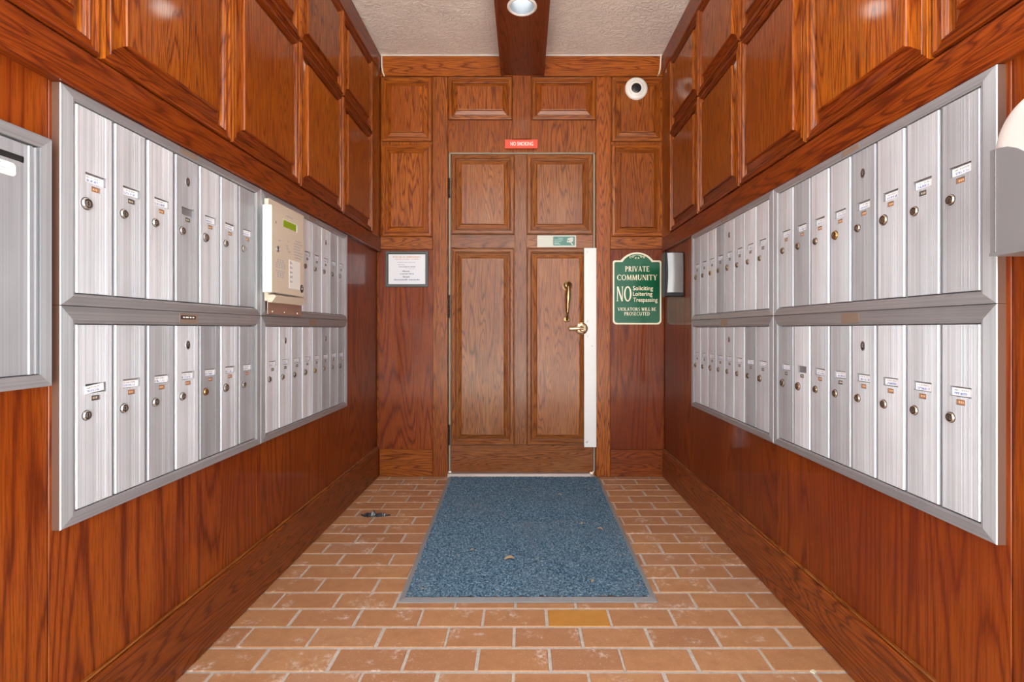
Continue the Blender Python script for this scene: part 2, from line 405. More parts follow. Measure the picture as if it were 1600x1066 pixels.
# flared capitals for the green sign: strokes with contrast and small serifs
def glyph(ch):
    q = []; T, t = 0.19, 0.09
    def st(x0, y0, x1, y1, w, w2=None):
        w2 = w if w2 is None else w2
        d = Vector((x1 - x0, y1 - y0)).normalized(); n = Vector((-d.y, d.x))
        h = abs(n.x) > 0.35
        a = Vector((1, 0)) if h else n
        q.append([(x0 + a.x * w / 2, y0 + a.y * w / 2), (x1 + a.x * w2 / 2, y1 + a.y * w2 / 2), (x1 - a.x * w2 / 2, y1 - a.y * w2 / 2), (x0 - a.x * w / 2, y0 - a.y * w / 2)])
    def serif(x, y, w=0.34):
        s_ = 1 if y < 0.5 else -1
        q.append([(x - w / 2, y), (x + w / 2, y), (x + w * 0.28, y + 0.07 * s_), (x - w * 0.28, y + 0.07 * s_)])
    def arc(cx, cy, rx, ry, a0, a1, n=14, T=T, t=t):
        for i in range(n):
            p = []
            for a in (a0 + (a1 - a0) * i / n, a0 + (a1 - a0) * (i + 1) / n):
                c, s_ = math.cos(R(a)), math.sin(R(a))
                p.append(((cx + rx * c, cy + ry * s_), (cx + (rx - T) * c, cy + (ry - t) * s_)))
            q.append([p[0][0], p[1][0], p[1][1], p[0][1]])
    def stem(x): st(x, 0, x, 1, T); serif(x, 0); serif(x, 1)
    w = 0.75
    if ch == 'I': stem(0.16); w = 0.32
    elif ch == 'P': stem(0.16); arc(0.22, 0.72, 0.42, 0.28, -90, 90); w = 0.68
    elif ch == 'R': stem(0.16); arc(0.22, 0.74, 0.40, 0.26, -90, 90); st(0.34, 0.5, 0.68, 0, T * 1.1); serif(0.72, 0, 0.2); w = 0.80
    elif ch == 'B': stem(0.16); arc(0.22, 0.75, 0.38, 0.25, -90, 90); arc(0.22, 0.27, 0.46, 0.27, -90, 90); w = 0.72
    elif ch == 'D': stem(0.16); arc(0.22, 0.5, 0.62, 0.5, -90, 90, 18); w = 0.88
    elif ch == 'O': arc(0.46, 0.5, 0.46, 0.52, 0, 360, 28); w = 0.94
    elif ch == 'C': arc(0.46, 0.5, 0.46, 0.52, 48, 312, 22); st(0.77, 0.98, 0.77, 0.72, 0.07); st(0.77, 0.02, 0.77, 0.2, 0.07); w = 0.84
    elif ch == 'V': st(0.14, 1, 0.42, 0, T); st(0.74, 1, 0.46, 0, t); serif(0.14, 1, 0.3); serif(0.74, 1, 0.26); w = 0.86
    elif ch == 'A': st(0.42, 1, 0.12, 0, t); st(0.42, 1, 0.74, 0, T); st(0.24, 0.32, 0.62, 0.32, t); serif(0.12, 0, 0.26); serif(0.74, 0, 0.3); w = 0.88
    elif ch == 'T': st(0.40, 0, 0.40, 1, T); serif(0.40, 0); st(0.02, 0.955, 0.78, 0.955, t); st(0.05, 0.97, 0.05, 0.8, 0.07); st(0.75, 0.97, 0.75, 0.8, 0.07); w = 0.80
    elif ch == 'E': stem(0.16); st(0.2, 0.955, 0.62, 0.955, t); st(0.2, 0.52, 0.54, 0.52, t); st(0.2, 0.045, 0.66, 0.045, t); st(0.6, 0.97, 0.6, 0.82, 0.06); st(0.64, 0.03, 0.64, 0.2, 0.06); w = 0.68
    elif ch == 'L': stem(0.16); st(0.2, 0.045, 0.62, 0.045, t); st(0.6, 0.03, 0.6, 0.22, 0.07); w = 0.64
    elif ch == 'N': st(0.12, 0, 0.12, 1, t); st(0.14, 1, 0.70, 0, T); st(0.72, 0, 0.72, 1, t); serif(0.12, 0, 0.24); serif(0.72, 1, 0.24); w = 0.84
    elif ch == 'M': st(0.12, 0, 0.16, 1, t); st(0.18, 1, 0.50, 0.05, T); st(0.82, 1, 0.50, 0.05, t); st(0.88, 0, 0.84, 1, T); serif(0.12, 0, 0.24); serif(0.88, 0, 0.32); w = 1.04
    elif ch == 'U': st(0.15, 0.3, 0.15, 1, T); st(0.70, 0.3, 0.70, 1, t); arc(0.40, 0.34, 0.345, 0.36, 180, 360); serif(0.15, 1, 0.32); serif(0.70, 1, 0.24); w = 0.84
    elif ch == 'Y': st(0.12, 1, 0.40, 0.45, T); st(0.70, 1, 0.42, 0.45, t); st(0.41, 0, 0.41, 0.5, T); serif(0.41, 0); serif(0.12, 1, 0.28); serif(0.70, 1, 0.24); w = 0.80
    elif ch == 'W': st(0.12, 1, 0.34, 0, T); st(0.56, 1, 0.36, 0, t); st(0.54, 1, 0.78, 0, T); st(1.0, 1, 0.80, 0, t); serif(0.12, 1, 0.26); serif(1.0, 1, 0.22); w = 1.1
    elif ch == 'S':
        arc(0.30, 0.745, 0.27, 0.265, 30, 270, 14, 0.13, t); arc(0.30, 0.255, 0.27, 0.265, -150, 90, 14, 0.13, t); w = 0.60
    return q, w
def caps(name, s, x0, x1, z0, z1, m, parent, y):
    mb = MB(); x = 0; polys = []
    for ch in s:
        if ch == ' ': x += 0.34; continue
        q, w = glyph(ch)
        for p in q: polys.append([(a + x, b) for a, b in p])
        x += w + 0.07
    x -= 0.07; k = (x1 - x0) / x; h = z1 - z0
    for i, p in enumerate(polys): mb.face([(x0 + a * k, y - 0.00001 * (i % 3), z0 + b * h) for a, b in p])
    return obj(name, mb, m, parent)
def scribble(name, rows, m, parent, y, seed=1):
    """rows of small unreadable strokes: (x0, x1, z, height)"""
    r = random.Random(seed); mb = MB()
    for x0, x1, z, h in rows:
        x = x0
        while x < x1:
            w = min(r.uniform(0.35, 1.0) * h, x1 - x); hh = h * r.uniform(0.6, 1.0)
            mb.face([(x, y, z), (x + w, y, z), (x + w, y, z + hh), (x, y, z + hh)])
            x += w + h * (0.22 if r.random() > 0.18 else 0.7)
    return obj(name, mb, m, parent)

# ------------------------------------------------------------------ structure
XL, XR, YB = -0.933, 0.888, 3.145        # plywood faces of the three walls
Y0, ZC = 0.02, 2.655                    # open entrance side, ceiling
WL = obj('wall_left', MB().box(Y0, YB + 0.016, 0.012, 0.12, 0, ZC + 0.08), PLY_V, None, (XL, 0, 0), (0, 0, LEFT)); tag(WL, kind='structure')
WR = obj('wall_right', MB().box(-YB - 0.016, -Y0, 0.012, 0.12, 0, ZC + 0.08), PLY_V, None, (XR, 0, 0), (0, 0, RIGHT)); tag(WR, kind='structure')
DX0, DX1, DZ1 = -0.480, 0.442, 2.060     # door opening
WB = obj('wall_back', MB().box(XL - .05, DX0, 0.016, 0.12, 0, ZC + 0.08).box(DX1, XR + .05, 0.016, 0.12, 0, ZC + 0.08).box(DX0, DX1, 0.016, 0.12, DZ1, ZC + 0.08),
         BACK_V, None, (0, YB, 0)); tag(WB, kind='structure')

FRAME_PROF = [(.0012, -.006), (.0012, .012), (.003, .018), (.0065, .0195), (.0085, .0185), (.0095, .0140), (.0110, .0140), (.0225, .0150), (.0245, .0168), (.0265, .0150), (.0275, .0122), (.0295, .0128), (.0310, .0100), (.0325, .0080), (.0340, .0075), (.0355, .0040), (.0358, -.006)]
FIELD_PROF = [(.0358, -.006), (.0388, -.006), (.0392, .0015), (.0625, .0105), (.0632, .0175), (.0650, .0205), (.0680, .0215)]
_pc = {}
def raised_panel(parent, x, z, w, h, mv, mh, y=0.0, k=1.0):
    key = (round(w, 4), round(h, 4), mv.name, k)
    if key not in _pc:
        sc_ = lambda P: [(d * k, t) for d, t in P]
        _pc[key] = (MB().rings(w, h, sc_(FIELD_PROF), (0, 1), 1).mesh('raised_panel', [mh, mv]), MB().rings(w, h, sc_(FRAME_PROF), (0, 1)).mesh('moulding', [mh, mv]))
    p = put('raised_panel', _pc[key][0], parent, (x, y, z))
    put('moulding', _pc[key][1], p)
    return p

# side walls: plywood sheets below, header rail, two rows of raised panels, top rail
SEAMS = [0.110, 0.585, 1.060, 1.532, 2.005, 2.480, 2.955]
for wall, sgn, pro, sheets in ((WL, 1, 0.028, [Y0, 0.972, 1.727, YB]), (WR, -1, 0.018, [Y0, 0.903, 1.733, YB])):
    def X(a, b): return (a, b) if sgn > 0 else (-b, -a)
    for a, b in zip(sheets, sheets[1:]):
        x0, x1 = X(a + 0.0012, b - 0.0012)
        obj('plywood_sheet', MB().box(0, x1 - x0, 0, 0.012, 0.0, 1.44, 0, 0.0012), PLY_V, wall, (x0, 0, 0))
    x0, x1 = X(Y0, YB - 0.012)
    obj('header_rail', MB().box(0, x1 - x0, -pro, 0.012, 0, 0.0855, 0, 0.003), SIDE_H, wall, (x0, 0, 1.4205))
    obj('top_rail', MB().box(0, x1 - x0, -pro - 0.004, 0.012, 0, ZC - 2.533, 0, 0.004), SIDE_H, wall, (x0, 0, 2.533))
    obj('panel_backing', MB().box(0, x1 - x0, -pro + 0.016, 0.012, 0, 2.533 - 1.506), SIDE_V, wall, (x0, 0, 1.506))
    for a, b in zip(SEAMS, SEAMS[1:]):
        x0, x1 = X(a + 0.002, b - 0.002)
        raised_panel(wall, x0, 1.509, x1 - x0, 0.588, SIDE_V, SIDE_H, -pro + 0.016)
        raised_panel(wall, x0, 2.101, x1 - x0, 0.429, SIDE_V, SIDE_H, -pro + 0.016)
    x0, x1 = X(2.958, YB - 0.012)
    obj('filler_stile', MB().box(0, x1 - x0, -pro - 0.001, 0.012, 0, 2.533 - 1.506, 0, 0.003), SIDE_V, wall, (x0, 0, 1.506))
# side baseboards
for nm, xx, rz, a, b, pro, h in (('baseboard_left', XL, LEFT, Y0, YB - 0.012, 0.016, 0.183), ('baseboard_right', XR, RIGHT, -(YB - 0.012), -Y0, 0.016, 0.170)):
    o = obj(nm, MB().box(0, b - a, -pro, 0.0, 0, h, 0, 0.004), BASE_H, None, (xx, 0, 0), (0, 0, rz))
    o.location = (xx, a if rz == LEFT else -a, 0); tag(o, kind='structure')
    obj('cap_strip', MB().box(0, b - a, -0.009, 0.0, h, h + 0.006, 0, 0.002), DOOR_H, o)

# back wall: measured in pixels of the back plane (247 px per metre)
def BX(u): return (u - 819) / 247.0
def BZ(v): return 0.93 + (515 - v) / 247.0
def bpart(name, u0, u1, v0, v1, out, m, ch=0.002, back=0.016):
    x0, x1, z0, z1 = BX(u0), BX(u1), BZ(v1), BZ(v0)
    return obj(name, MB().box(0, x1 - x0, -out, back, 0, z1 - z0, 0, ch), m, WB, (x0, 0, z0))
def bpanel(u0, u1, v0, v1, k=0.9, y=-0.004, mv=BACK_V, mh=BACK_H, parent=None):
    return raised_panel(parent or WB, BX(u0), BZ(v1), BX(u1) - BX(u0), BZ(v0) - BZ(v1), mv, mh, y, k)
bpart('plywood_sheet', 591, 676, 389, 744, 0.000, PLY_V, 0)
bpart('plywood_sheet', 953, 1037, 389, 744, 0.000, PLY_V, 0)
bpart('plywood_sheet', 700, 931, 118, 237.4, 0.001, BACK_V, 0)
bpart('panel_backing', 591, 676, 118, 371, 0.004, BACK_V, 0)
bpart('panel_backing', 953, 1037, 118, 371, 0.004, BACK_V, 0)
bpart('cross_rail', 591.5, 676, 370.5, 389.5, 0.014, BACK_H)
bpart('cross_rail', 953.5, 1037, 370.5, 389.5, 0.014, BACK_H)
bpart('door_casing', 676.3, 700, 121, 745, 0.018, BACK_V, 0.003)
bpart('door_casing', 931, 953.3, 121, 745, 0.018, BACK_V, 0.003)
bpart('centre_stile', 801, 829.5, 120, 218, 0.016, BACK_V)
bpart('crown_board', 591.5, 1037, 89.5, 120.5, 0.022, BACK_H, 0.003)
for a in ((597, 675.6, 122, 222), (597, 675.6, 226, 370), (955, 1036, 122, 222), (955, 1036, 226, 370), (700.6, 800.6, 122, 188), (830.5, 930.5, 122, 188)): bpanel(*a)
for nm, u0, u1 in (('baseboard_back', 593, 676.2), ('baseboard_back.001', 953.4, 1037)):
    o = obj('baseboard_back', MB().box(0, BX(u1) - BX(u0), -0.014, 0.0, 0, 0.172, 0, 0.003), BASE_H if u0 > 900 else BACK_H, None, (BX(u0), YB, 0)); tag(o, kind='structure')

# floor: mortar bed with single bricks in running bond
FL = obj('floor', MB().box(XL - 0.05, XR + 0.05, Y0, YB + 0.1, -0.06, -0.0022), GROUT); tag(FL, kind='structure')
GR = obj('floor', MB().box(-9, 9, -12, Y0, -0.08, -0.012), CONCRETE); tag(GR, kind='structure')
_bc = {}
def brick_mb(mb, x0, x1, y0, y1, z=0.0, c=0.0022):
    b = len(mb.v)
    for (d, zz) in ((0, -0.03), (0, z - c), (c, z)):
        mb.v += [(x0 + d, y0 + d, zz), (x1 - d, y0 + d, zz), (x1 - d, y1 - d, zz), (x0 + d, y1 - d, zz)]
    for k in range(2):
        for i in range(4):
            j = (i + 1) % 4; mb.f.append((b + 4 * k + i, b + 4 * k + j, b + 4 * k + 4 + j, b + 4 * k + 4 + i)); mb.m.append(0)
    mb.f.append((b + 8, b + 9, b + 10, b + 11)); mb.m.append(0)
PX, PY, JO = 0.2033, 0.10155, 0.0088
near = MB()
for k in range(-18, 18):
    ya = 1.3508 + PY * k; yb = min(ya + PY - JO, YB - 0.001); ya = max(ya, Y0 + 0.004)
    off = (-0.1275 if k % 2 == 0 else -0.0256)
    for i in range(-6, 7):
        xa = off + PX * i + rnd.uniform(-.0015, .0015); xb = xa + PX - JO
        xa = max(xa, XL + 0.001); xb = min(xb, XR - 0.001)
        if xb - xa < 0.012 or yb - ya < 0.006: continue
        if k < -4:
            brick_mb(near, xa, xb, ya, yb); continue
        w, d = round(xb - xa, 3), round(yb - ya, 3)
        if (w, d) not in _bc:
            t_ = MB(); brick_mb(t_, 0, w, 0, d); _bc[(w, d)] = t_.mesh('brick', BRICK)
        me = _bc[(w, d)]
        special = (k == 2 and abs(xa - 0.0757) < 0.03)
        if special:
            t_ = MB(); brick_mb(t_, 0, w, 0, d); me = t_.mesh('brick', ORANGE_BRICK)
        o = put('brick', me, FL, (xa, ya, rnd.uniform(-.0006, .0006)), (0, 0, rnd.uniform(-.004, .004)))
        if special: o['label'] = 'bright orange brick'
nb = obj('brick_paving', near, BRICK, FL); nb['kind'] = 'stuff'

# ceiling with its boxed beam
CE = obj('ceiling', MB().box(XL - 0.05, XR + 0.05, Y0, YB + 0.12, ZC, ZC + 0.1), CEIL); tag(CE, kind='structure')
BM0, BM1 = -0.146, 0.126; LCX = -0.0105
LIGHTS_Y = (2.455,)
bm = MB(); zb = 2.530
# beam local frame: X = world y, Y = -world x
def beam_hole(cx, r=0.0600, half=0.12, n=32):
    ya, yb = -BM1, -BM0; cy = -LCX
    pc = []; po = []
    for i in range(n):
        a = 2 * math.pi * (i + 0.5) / n; c, s_ = math.cos(a), math.sin(a)
        k = min(half / abs(c), ((yb - cy) if s_ > 0 else (cy - ya)) / abs(s_))
        pc.append((cx + r * c, cy + r * s_, zb)); po.append((cx + k * c, cy + k * s_, zb))
    for i in range(n):
        j = (i + 1) % n; bm.face([pc[i], pc[j], po[j], po[i]])
    for sx in (-1, 1):
        for yy in (ya, yb):
            best = sorted(po, key=lambda p: (p[0] - (cx + sx * half)) ** 2 + (p[1] - yy) ** 2)[:2]
            bm.face([best[0], (cx + sx * half, yy, zb), best[1]])
xs = sorted(LIGHTS_Y); edges = [Y0]
for c in xs: edges += [c - 0.12, c + 0.12]; beam_hole(c)
edges.append(YB - 0.022)
for a, b in zip(edges[0::2], edges[1::2]): bm.face([(a, -BM1, zb), (b, -BM1, zb), (b, -BM0, zb), (a, -BM0, zb)])
for yy in (-BM1, -BM0): bm.face([(Y0, yy, zb), (YB - 0.022, yy, zb), (YB - 0.022, yy, ZC), (Y0, yy, ZC)])
for xx in (Y0, YB - 0.022): bm.face([(xx, -BM1, zb), (xx, -BM0, zb), (xx, -BM0, ZC), (xx, -BM1, ZC)])
BE = obj('beam', bm, BEAM_H, CE, (0, 0, 0), (0, 0, LEFT))
for yy in (-BM1, -BM0 - 0.018):
    obj('edge_strip', MB().box(0, YB - 0.022 - Y0, yy, yy + 0.018, zb - 0.005, zb), BEAM_H, BE, (Y0, 0, 0))
obj('ceiling_bead', MB().box(XL, BM0, YB - 0.030, YB - 0.022, ZC - 0.004, ZC).box(BM1, XR, YB - 0.030, YB - 0.022, ZC - 0.004, ZC), WHITE, CE)

def downlight(y, label):
    r = empty('recessed_downlight', (LCX, y, zb)); tag(r, label, 'ceiling light')
    def lz(prof, n=32):
        mb = MB(); b = 0
        for rr, z in prof:
            for i in range(n):
                a = 2 * math.pi * i / n; mb.v.append((rr * math.cos(a), rr * math.sin(a), z))
        for k in range(len(prof) - 1):
            for i in range(n):
                j = (i + 1) % n; mb.f.append((k * n + i, k * n + j, (k + 1) * n + j, (k + 1) * n + i)); mb.m.append(0)
        if prof[-1][0] < 0.05: mb.f.append(tuple((len(prof) - 1) * n + i for i in range(n))); mb.m.append(0)
        return mb
    obj('trim_ring', lz([(0.0585, 0.004), (0.0585, -0.004), (0.066, -0.007), (0.074, -0.003), (0.074, 0.0)]), WHITE, r, smooth=True)
    obj('reflector', lz([(0.0585, -0.003), (0.057, 0.03), (0.053, 0.060), (0.050, 0.092), (0.012, 0.097)]), REFLECT, r, smooth=True)
    obj('bulb', lz([(0.043, 0.090), (0.043, 0.064), (0.034, 0.054), (0.018, 0.049), (0.002, 0.048)]), BULB, r, smooth=True)
    ld = bpy.data.lights.new('downlight_glow', 'SPOT'); ld.energy = LAMP_W; ld.color = LAMP_COL; ld.spot_size = R(150); ld.spot_blend = 0.8; ld.shadow_soft_size = 0.04
    lo = bpy.data.objects.new('downlight_glow', ld); COL.objects.link(lo); lo.parent = r; lo.location = (0, 0, -0.010)
downlight(LIGHTS_Y[0], 'lit round recessed downlight in the dark beam, the one in view at the top edge')

# ------------------------------------------------------------------ entrance door
DR = obj('door_1', MB().box(0, BX(927) - BX(704.0), 0.006, 0.05, 0, BZ(240) - 0.022), DOOR_V, None, (BX(704.0), YB + 0.008, 0.022)); tag(DR, kind='structure')
DOX, DOZ = BX(704.0), 0.022
def dpart(name, u0, u1, v0, v1, out, m, ch=0.001):
    x0, x1, z0, z1 = BX(u0) - DOX, BX(u1) - DOX, BZ(v1) - DOZ, BZ(v0) - DOZ
    return obj(name, MB().box(0, x1 - x0, -out, 0.006, 0, z1 - z0, 0, ch), m, DR, (x0, 0, z0))
dpart('middle_stile', 804.4, 822.6, 240, 696, 0.0, DOOR_V)
dpart('cross_rail', 704.6, 804, 366.4, 387, 0.0, DOOR_H)
dpart('cross_rail', 823, 926.6, 366.4, 387, 0.0, DOOR_H)
dpart('bottom_rail', 704.0, 926.6, 696.5, 739, 0.001, DOOR_H)
for u0, u1, v0, v1 in ((704.8, 804, 240.5, 366), (823, 926.4, 240.5, 366), (704.8, 803.6, 387.4, 696), (822.8, 922, 387.4, 696)):
    raised_panel(DR, BX(u0) - DOX, BZ(v1) - DOZ, BX(u1) - BX(u0), BZ(v0) - BZ(v1), DOOR_V, DOOR_H, 0.004, 1.0)
# hinges on the left jamb
for v0, v1 in ((278, 309), (461, 497), (664, 696)):
    x = BX(701.6) - DOX; hz = BZ(v1) - DOZ; hh = BZ(v0) - BZ(v1)
    mb = MB()
    for i in range(5): mb.tube([(0, 0, hh * i / 5 + 0.001), (0, 0, hh * (i + 1) / 5 - 0.001)], 0.0058, 10)
    obj('hinge', mb, DARKHINGE, DR, (x, -0.012, hz), smooth=True)
# white latch guard with screws
lx0, lx1, lz0, lz1 = BX(912.4) - DOX, BX(931.4) - DOX, BZ(698.5) - DOZ, BZ(388) - DOZ
LG = obj('latch_guard', MB().box(0, lx1 - lx0, -0.003, 0, 0, lz1 - lz0, 0, 0.0008), WHITEPAINT, DR, (lx0, -0.0225, lz0))
for u, v in ((916, 394), (916.5, 502), (916.5, 526), (916.5, 690), (925, 541)):
    obj('screw', MB().lathe([(0.0062 if u < 920 else 0.002, 0), (0.005 if u < 920 else 0.0016, 0.0022), (0.001, 0.003)], 12), SILVER if u < 920 else DARK, LG, (BX(u) - DOX - lx0, -0.003, BZ(v) - DOZ - lz0), smooth=True)
# pull handle
ph = MB()
hx = BX(886.5) - DOX; hz0, hz1 = BZ(500) - DOZ, BZ(446.5) - DOZ; fy = -0.016
ph.lathe([(0.0, 0), (0.0325, 0), (0.031, 0.006), (0.020, 0.009), (0.013, 0.016)], 28, 0, 0, 0, 0)
PH = obj('pull_handle', ph, BRASS, DR, (hx, fy, hz1), smooth=True)
dz = hz0 - hz1
obj('grip', MB().tube([(0, -0.008, 0.004), (0.001, -0.030, 0.004), (0.003, -0.046, -0.012), (0.003, -0.050, -0.040), (0.001, -0.050, -0.075), (-0.001, -0.048, -0.11), (-0.002, -0.042, dz * .78), (-0.003, -0.030, dz * .92), (-0.003, -0.006, dz)],
    [0.010, 0.010, 0.0115, 0.0155, 0.0170, 0.0125, 0.0085, 0.0080, 0.0085], 14), BRASS, PH, smooth=True)
obj('rosette', MB().lathe([(0.0, 0), (0.024, 0), (0.022, 0.005), (0.010, 0.009), (0.001, 0.009)], 20, 0, -0.003, dz + 0.002, 0, 1.0, 0.75), BRASS, PH, smooth=True)
# lever set
LV = obj('lever_rosette', MB().lathe([(0.0, 0), (0.0395, 0), (0.0385, 0.006), (0.030, 0.010), (0.020, 0.012), (0.017, 0.030), (0.013, 0.034), (0.001, 0.035)], 28), BRIGHT_BRASS, DR, (BX(908.5) - DOX, -0.0245, BZ(513.5) - DOZ), smooth=True)
obj('lever', MB().tube([(0.006, -0.034, 0.001), (-0.012, -0.038, 0.001), (-0.030, -0.040, 0.0), (-0.055, -0.040, -0.001), (-0.078, -0.038, -0.002), (-0.083, -0.036, -0.002)],
    [0.012, 0.0125, 0.0115, 0.0105, 0.0125, 0.008], 12), BRIGHT_BRASS, LV, smooth=True)
obj('key_cylinder', MB().lathe([(0.010, 0.034), (0.010, 0.038), (0.007, 0.039), (0.001, 0.039)], 18), BRIGHT_BRASS, LV, smooth=True)
# sticker above the handle
sx0, sz0 = BX(839.5) - DOX, BZ(385.8) - DOZ; sw, sh = BX(900.5) - BX(839.5), BZ(367.2) - BZ(385.8)
def rrect(x0, x1, z0, z1, r, n=5):
    p = []
    for cx, cz, a0 in ((x1 - r, z0 + r, -90), (x1 - r, z1 - r, 0), (x0 + r, z1 - r, 90), (x0 + r, z0 + r, 180)):
        for i in range(n + 1): a = R(a0 + 90 * i / n); p.append((cx + r * math.cos(a), cz + r * math.sin(a)))
    return p
ST = obj('sticker', MB().prism(rrect(0, sw, 0, sh, 0.004), -0.0012, 0.0), PALE, DR, (sx0, -0.0012, sz0)); ST['label'] = 'pale and teal printed sticker'
obj('teal_print', MB().prism(rrect(sw * .41, sw * .965, sh * .14, sh * .90, 0.004), -0.0016, -0.001), TEAL, ST)
tp = MB()
for z_, a, b in ((.72, .54, .66), (.58, .44, .66), (.44, .43, .62), (.32, .44, .56), (.24, .43, .60)): tp.face([(sw * a, -0.0017, sh * z_), (sw * b, -0.0017, sh * z_), (sw * b, -0.0017, sh * (z_ + .055)), (sw * a, -0.0017, sh * (z_ + .055))])
obj('print_lines', tp, MINT, ST)
kp = MB(); K = lambda pts: kp.face([(sw * a, -0.0018, sh * b) for a, b in pts])
K([(.76, .42), (.84, .38), (.92, .48), (.925, .80), (.88, .84), (.78, .72)]); K([(.84, .44), (.87, .46), (.925, .20), (.90, .16)])
obj('key_emblem', kp, PALE, ST)
kp = MB(); kp.lathe([(0.004, 0.0019), (0.001, 0.0019)], 12, 0, sw * .80, sh * .56, 0)
obj('emblem_eye', kp, TEAL, ST)
# frame seals and threshold
for u0, u1, v0, v1 in ((700.6, 703.4, 238, 738), (927.3, 930.0, 238, 738), (700.6, 930.0, 236.6, 239.6)):
    bpart('weatherstrip', u0, u1, v0, v1, -0.004, CAULK, 0.0008, 0.03)
TH = MB(); prof = [(-0.028, 0.0), (-0.028, 0.006), (-0.018, 0.018), (0.0, 0.021), (0.07, 0.021), (0.07, 0.0)]
xa, xb = BX(699.8), BX(922.5)
for (y0, z0), (y1, z1) in zip(prof, prof[1:]): TH.face([(xa, y0, z0), (xb, y0, z0), (xb, y1, z1), (xa, y1, z1)])
for x in (xa, xb): TH.face([(x, y, z) for y, z in prof])
o = obj('trim_1', TH, plain('threshold_aluminium', (0.72, 0.72, 0.74), 0.32, 0.85), None, (0, YB, 0)); tag(o, kind='structure')

# ------------------------------------------------------------------ mailboxes
_dc = {}
def door_mesh(w, h, m):
    key = (round(w, 4), round(h, 4), m.name)
    if key in _dc: return _dc[key]
    mb = MB(); D = 0.0105
    wx0, wx1 = 0.235 * w, 0.795 * w; tx0, tx1 = 0.40 * w, 0.635 * w
    wz0, wz1 = 0.2340, 0.2545; tz0, tz1 = 0.2175, 0.2285
    xs = {0.0: 0.002, 0.0022: 0.0, wx0: 0, wx1: 0, tx0: 0, tx1: 0, w - 0.0022: 0.0, w: 0.002}
    a = 0.46 * w
    for f in (0.075, 0.095, 0.115, 0.135): xs[f * w] = 0.0003 if f in (0.095, 0.135) else 0
    i = 0; f = 0.52
    while f < 0.95:
        xs[f * w] = (0.0003, 0.0, 0.0004, 0.0)[i % 4]; i += 1; f += 0.017
    xl = sorted(xs.items()); zs = [0.0, tz0, tz1, wz0, wz1, h]
    # drop near-duplicates
    out = [xl[0]]
    for p in xl[1:]:
        if p[0] - out[-1][0] > 0.0004 or p[0] in (wx0, wx1, tx0, tx1): out.append(p)
    xl = out
    for z0, z1 in zip(zs, zs[1:]):
        for (x0, d0), (x1, d1) in zip(xl, xl[1:]):
            c = (x0 + x1) / 2
            if z0 == wz0 and wx0 < c < wx1: continue
            if z0 == tz0 and tx0 < c < tx1: continue
            mb.face([(x0, d0, z0), (x1, d1, z0), (x1, d1, z1), (x0, d0, z1)])
    for x in (0.0, w): mb.face([(x, 0.002, 0), (x, D, 0), (x, D, h), (x, 0.002, h)])
    for z in (0.0, h):
        for (x0, d0), (x1, d1) in zip(xl, xl[1:]): mb.face([(x0, d0, z), (x1, d1, z), (x1, D, z), (x0, D, z)])
    for (x0, x1, z0, z1, dp) in ((wx0, wx1, wz0, wz1, 0.0055), (tx0, tx1, tz0, tz1, 0.003)):
        mb.face([(x0, dp, z0), (x1, dp, z0), (x1, dp, z1), (x0, dp, z1)], 1)
        for p, q in (((x0, z0), (x1, z0)), ((x1, z0), (x1, z1)), ((x1, z1), (x0, z1)), ((x0, z1), (x0, z0))):
            mb.face([(p[0], 0, p[1]), (q[0], 0, q[1]), (q[0], dp, q[1]), (p[0], dp, p[1])], 1)
    _dc[key] = mb.mesh('mailbox_door', [m, TRAY]); return _dc[key]
def lock_mesh(m):
    mb = MB().lathe([(0.0112, 0), (0.0112, 0.0006), (0.0104, 0.0006), (0.0104, 0.0024), (0.0086, 0.0044), (0.0076, 0.0044), (0.0070, 0.0022), (0.0060, 0.0022), (0.0056, 0.0038), (0.0006, 0.0042)], 20, 0, mis=[1, 1, 0, 0, 0, 1, 1, 0, 0])
    mb.box(-0.0008, 0.0008, -0.0046, -0.0038, -0.0040, 0.0040, 1)
    return mb.mesh('lock', [m, DARK], True)
LOCKS = {'b': lock_mesh(BRONZE), 's': lock_mesh(SILVER), 'g': lock_mesh(GOLDLOCK)}
MASTER = MB().lathe([(0.0085, 0), (0.0085, 0.0012), (0.0066, 0.0016), (0.0060, -0.0010 + 0.0018), (0.0006, 0.0010)], 20, 0, sz=1.45, mis=[0, 0, 1, 1]).box(-0.0016, 0.0016, -0.0022, -0.0008, -0.004, 0.006, 0).mesh('master_lock', [SILVER, DARK], True)
CARDM = MB().box(0, 0.048, -0.0003, 0, 0, 0.016).mesh('name_card', CARD)
TAGM = {}
for k_, m_ in (('c', TAG), ('d', TAGDARK)):
    t_ = MB().box(0, 0.0205, -0.0006, 0, 0, 0.0095)
    for i in range(3): t_.face([(0.0045 + i * 0.0042, -0.0008, 0.0028), (0.0070 + i * 0.0042, -0.0008, 0.0028), (0.0070 + i * 0.0042, -0.0008, 0.0070), (0.0045 + i * 0.0042, -0.0008, 0.0070)], 1)
    TAGM[k_] = t_.mesh('number_tag', [m_, DIGIT])

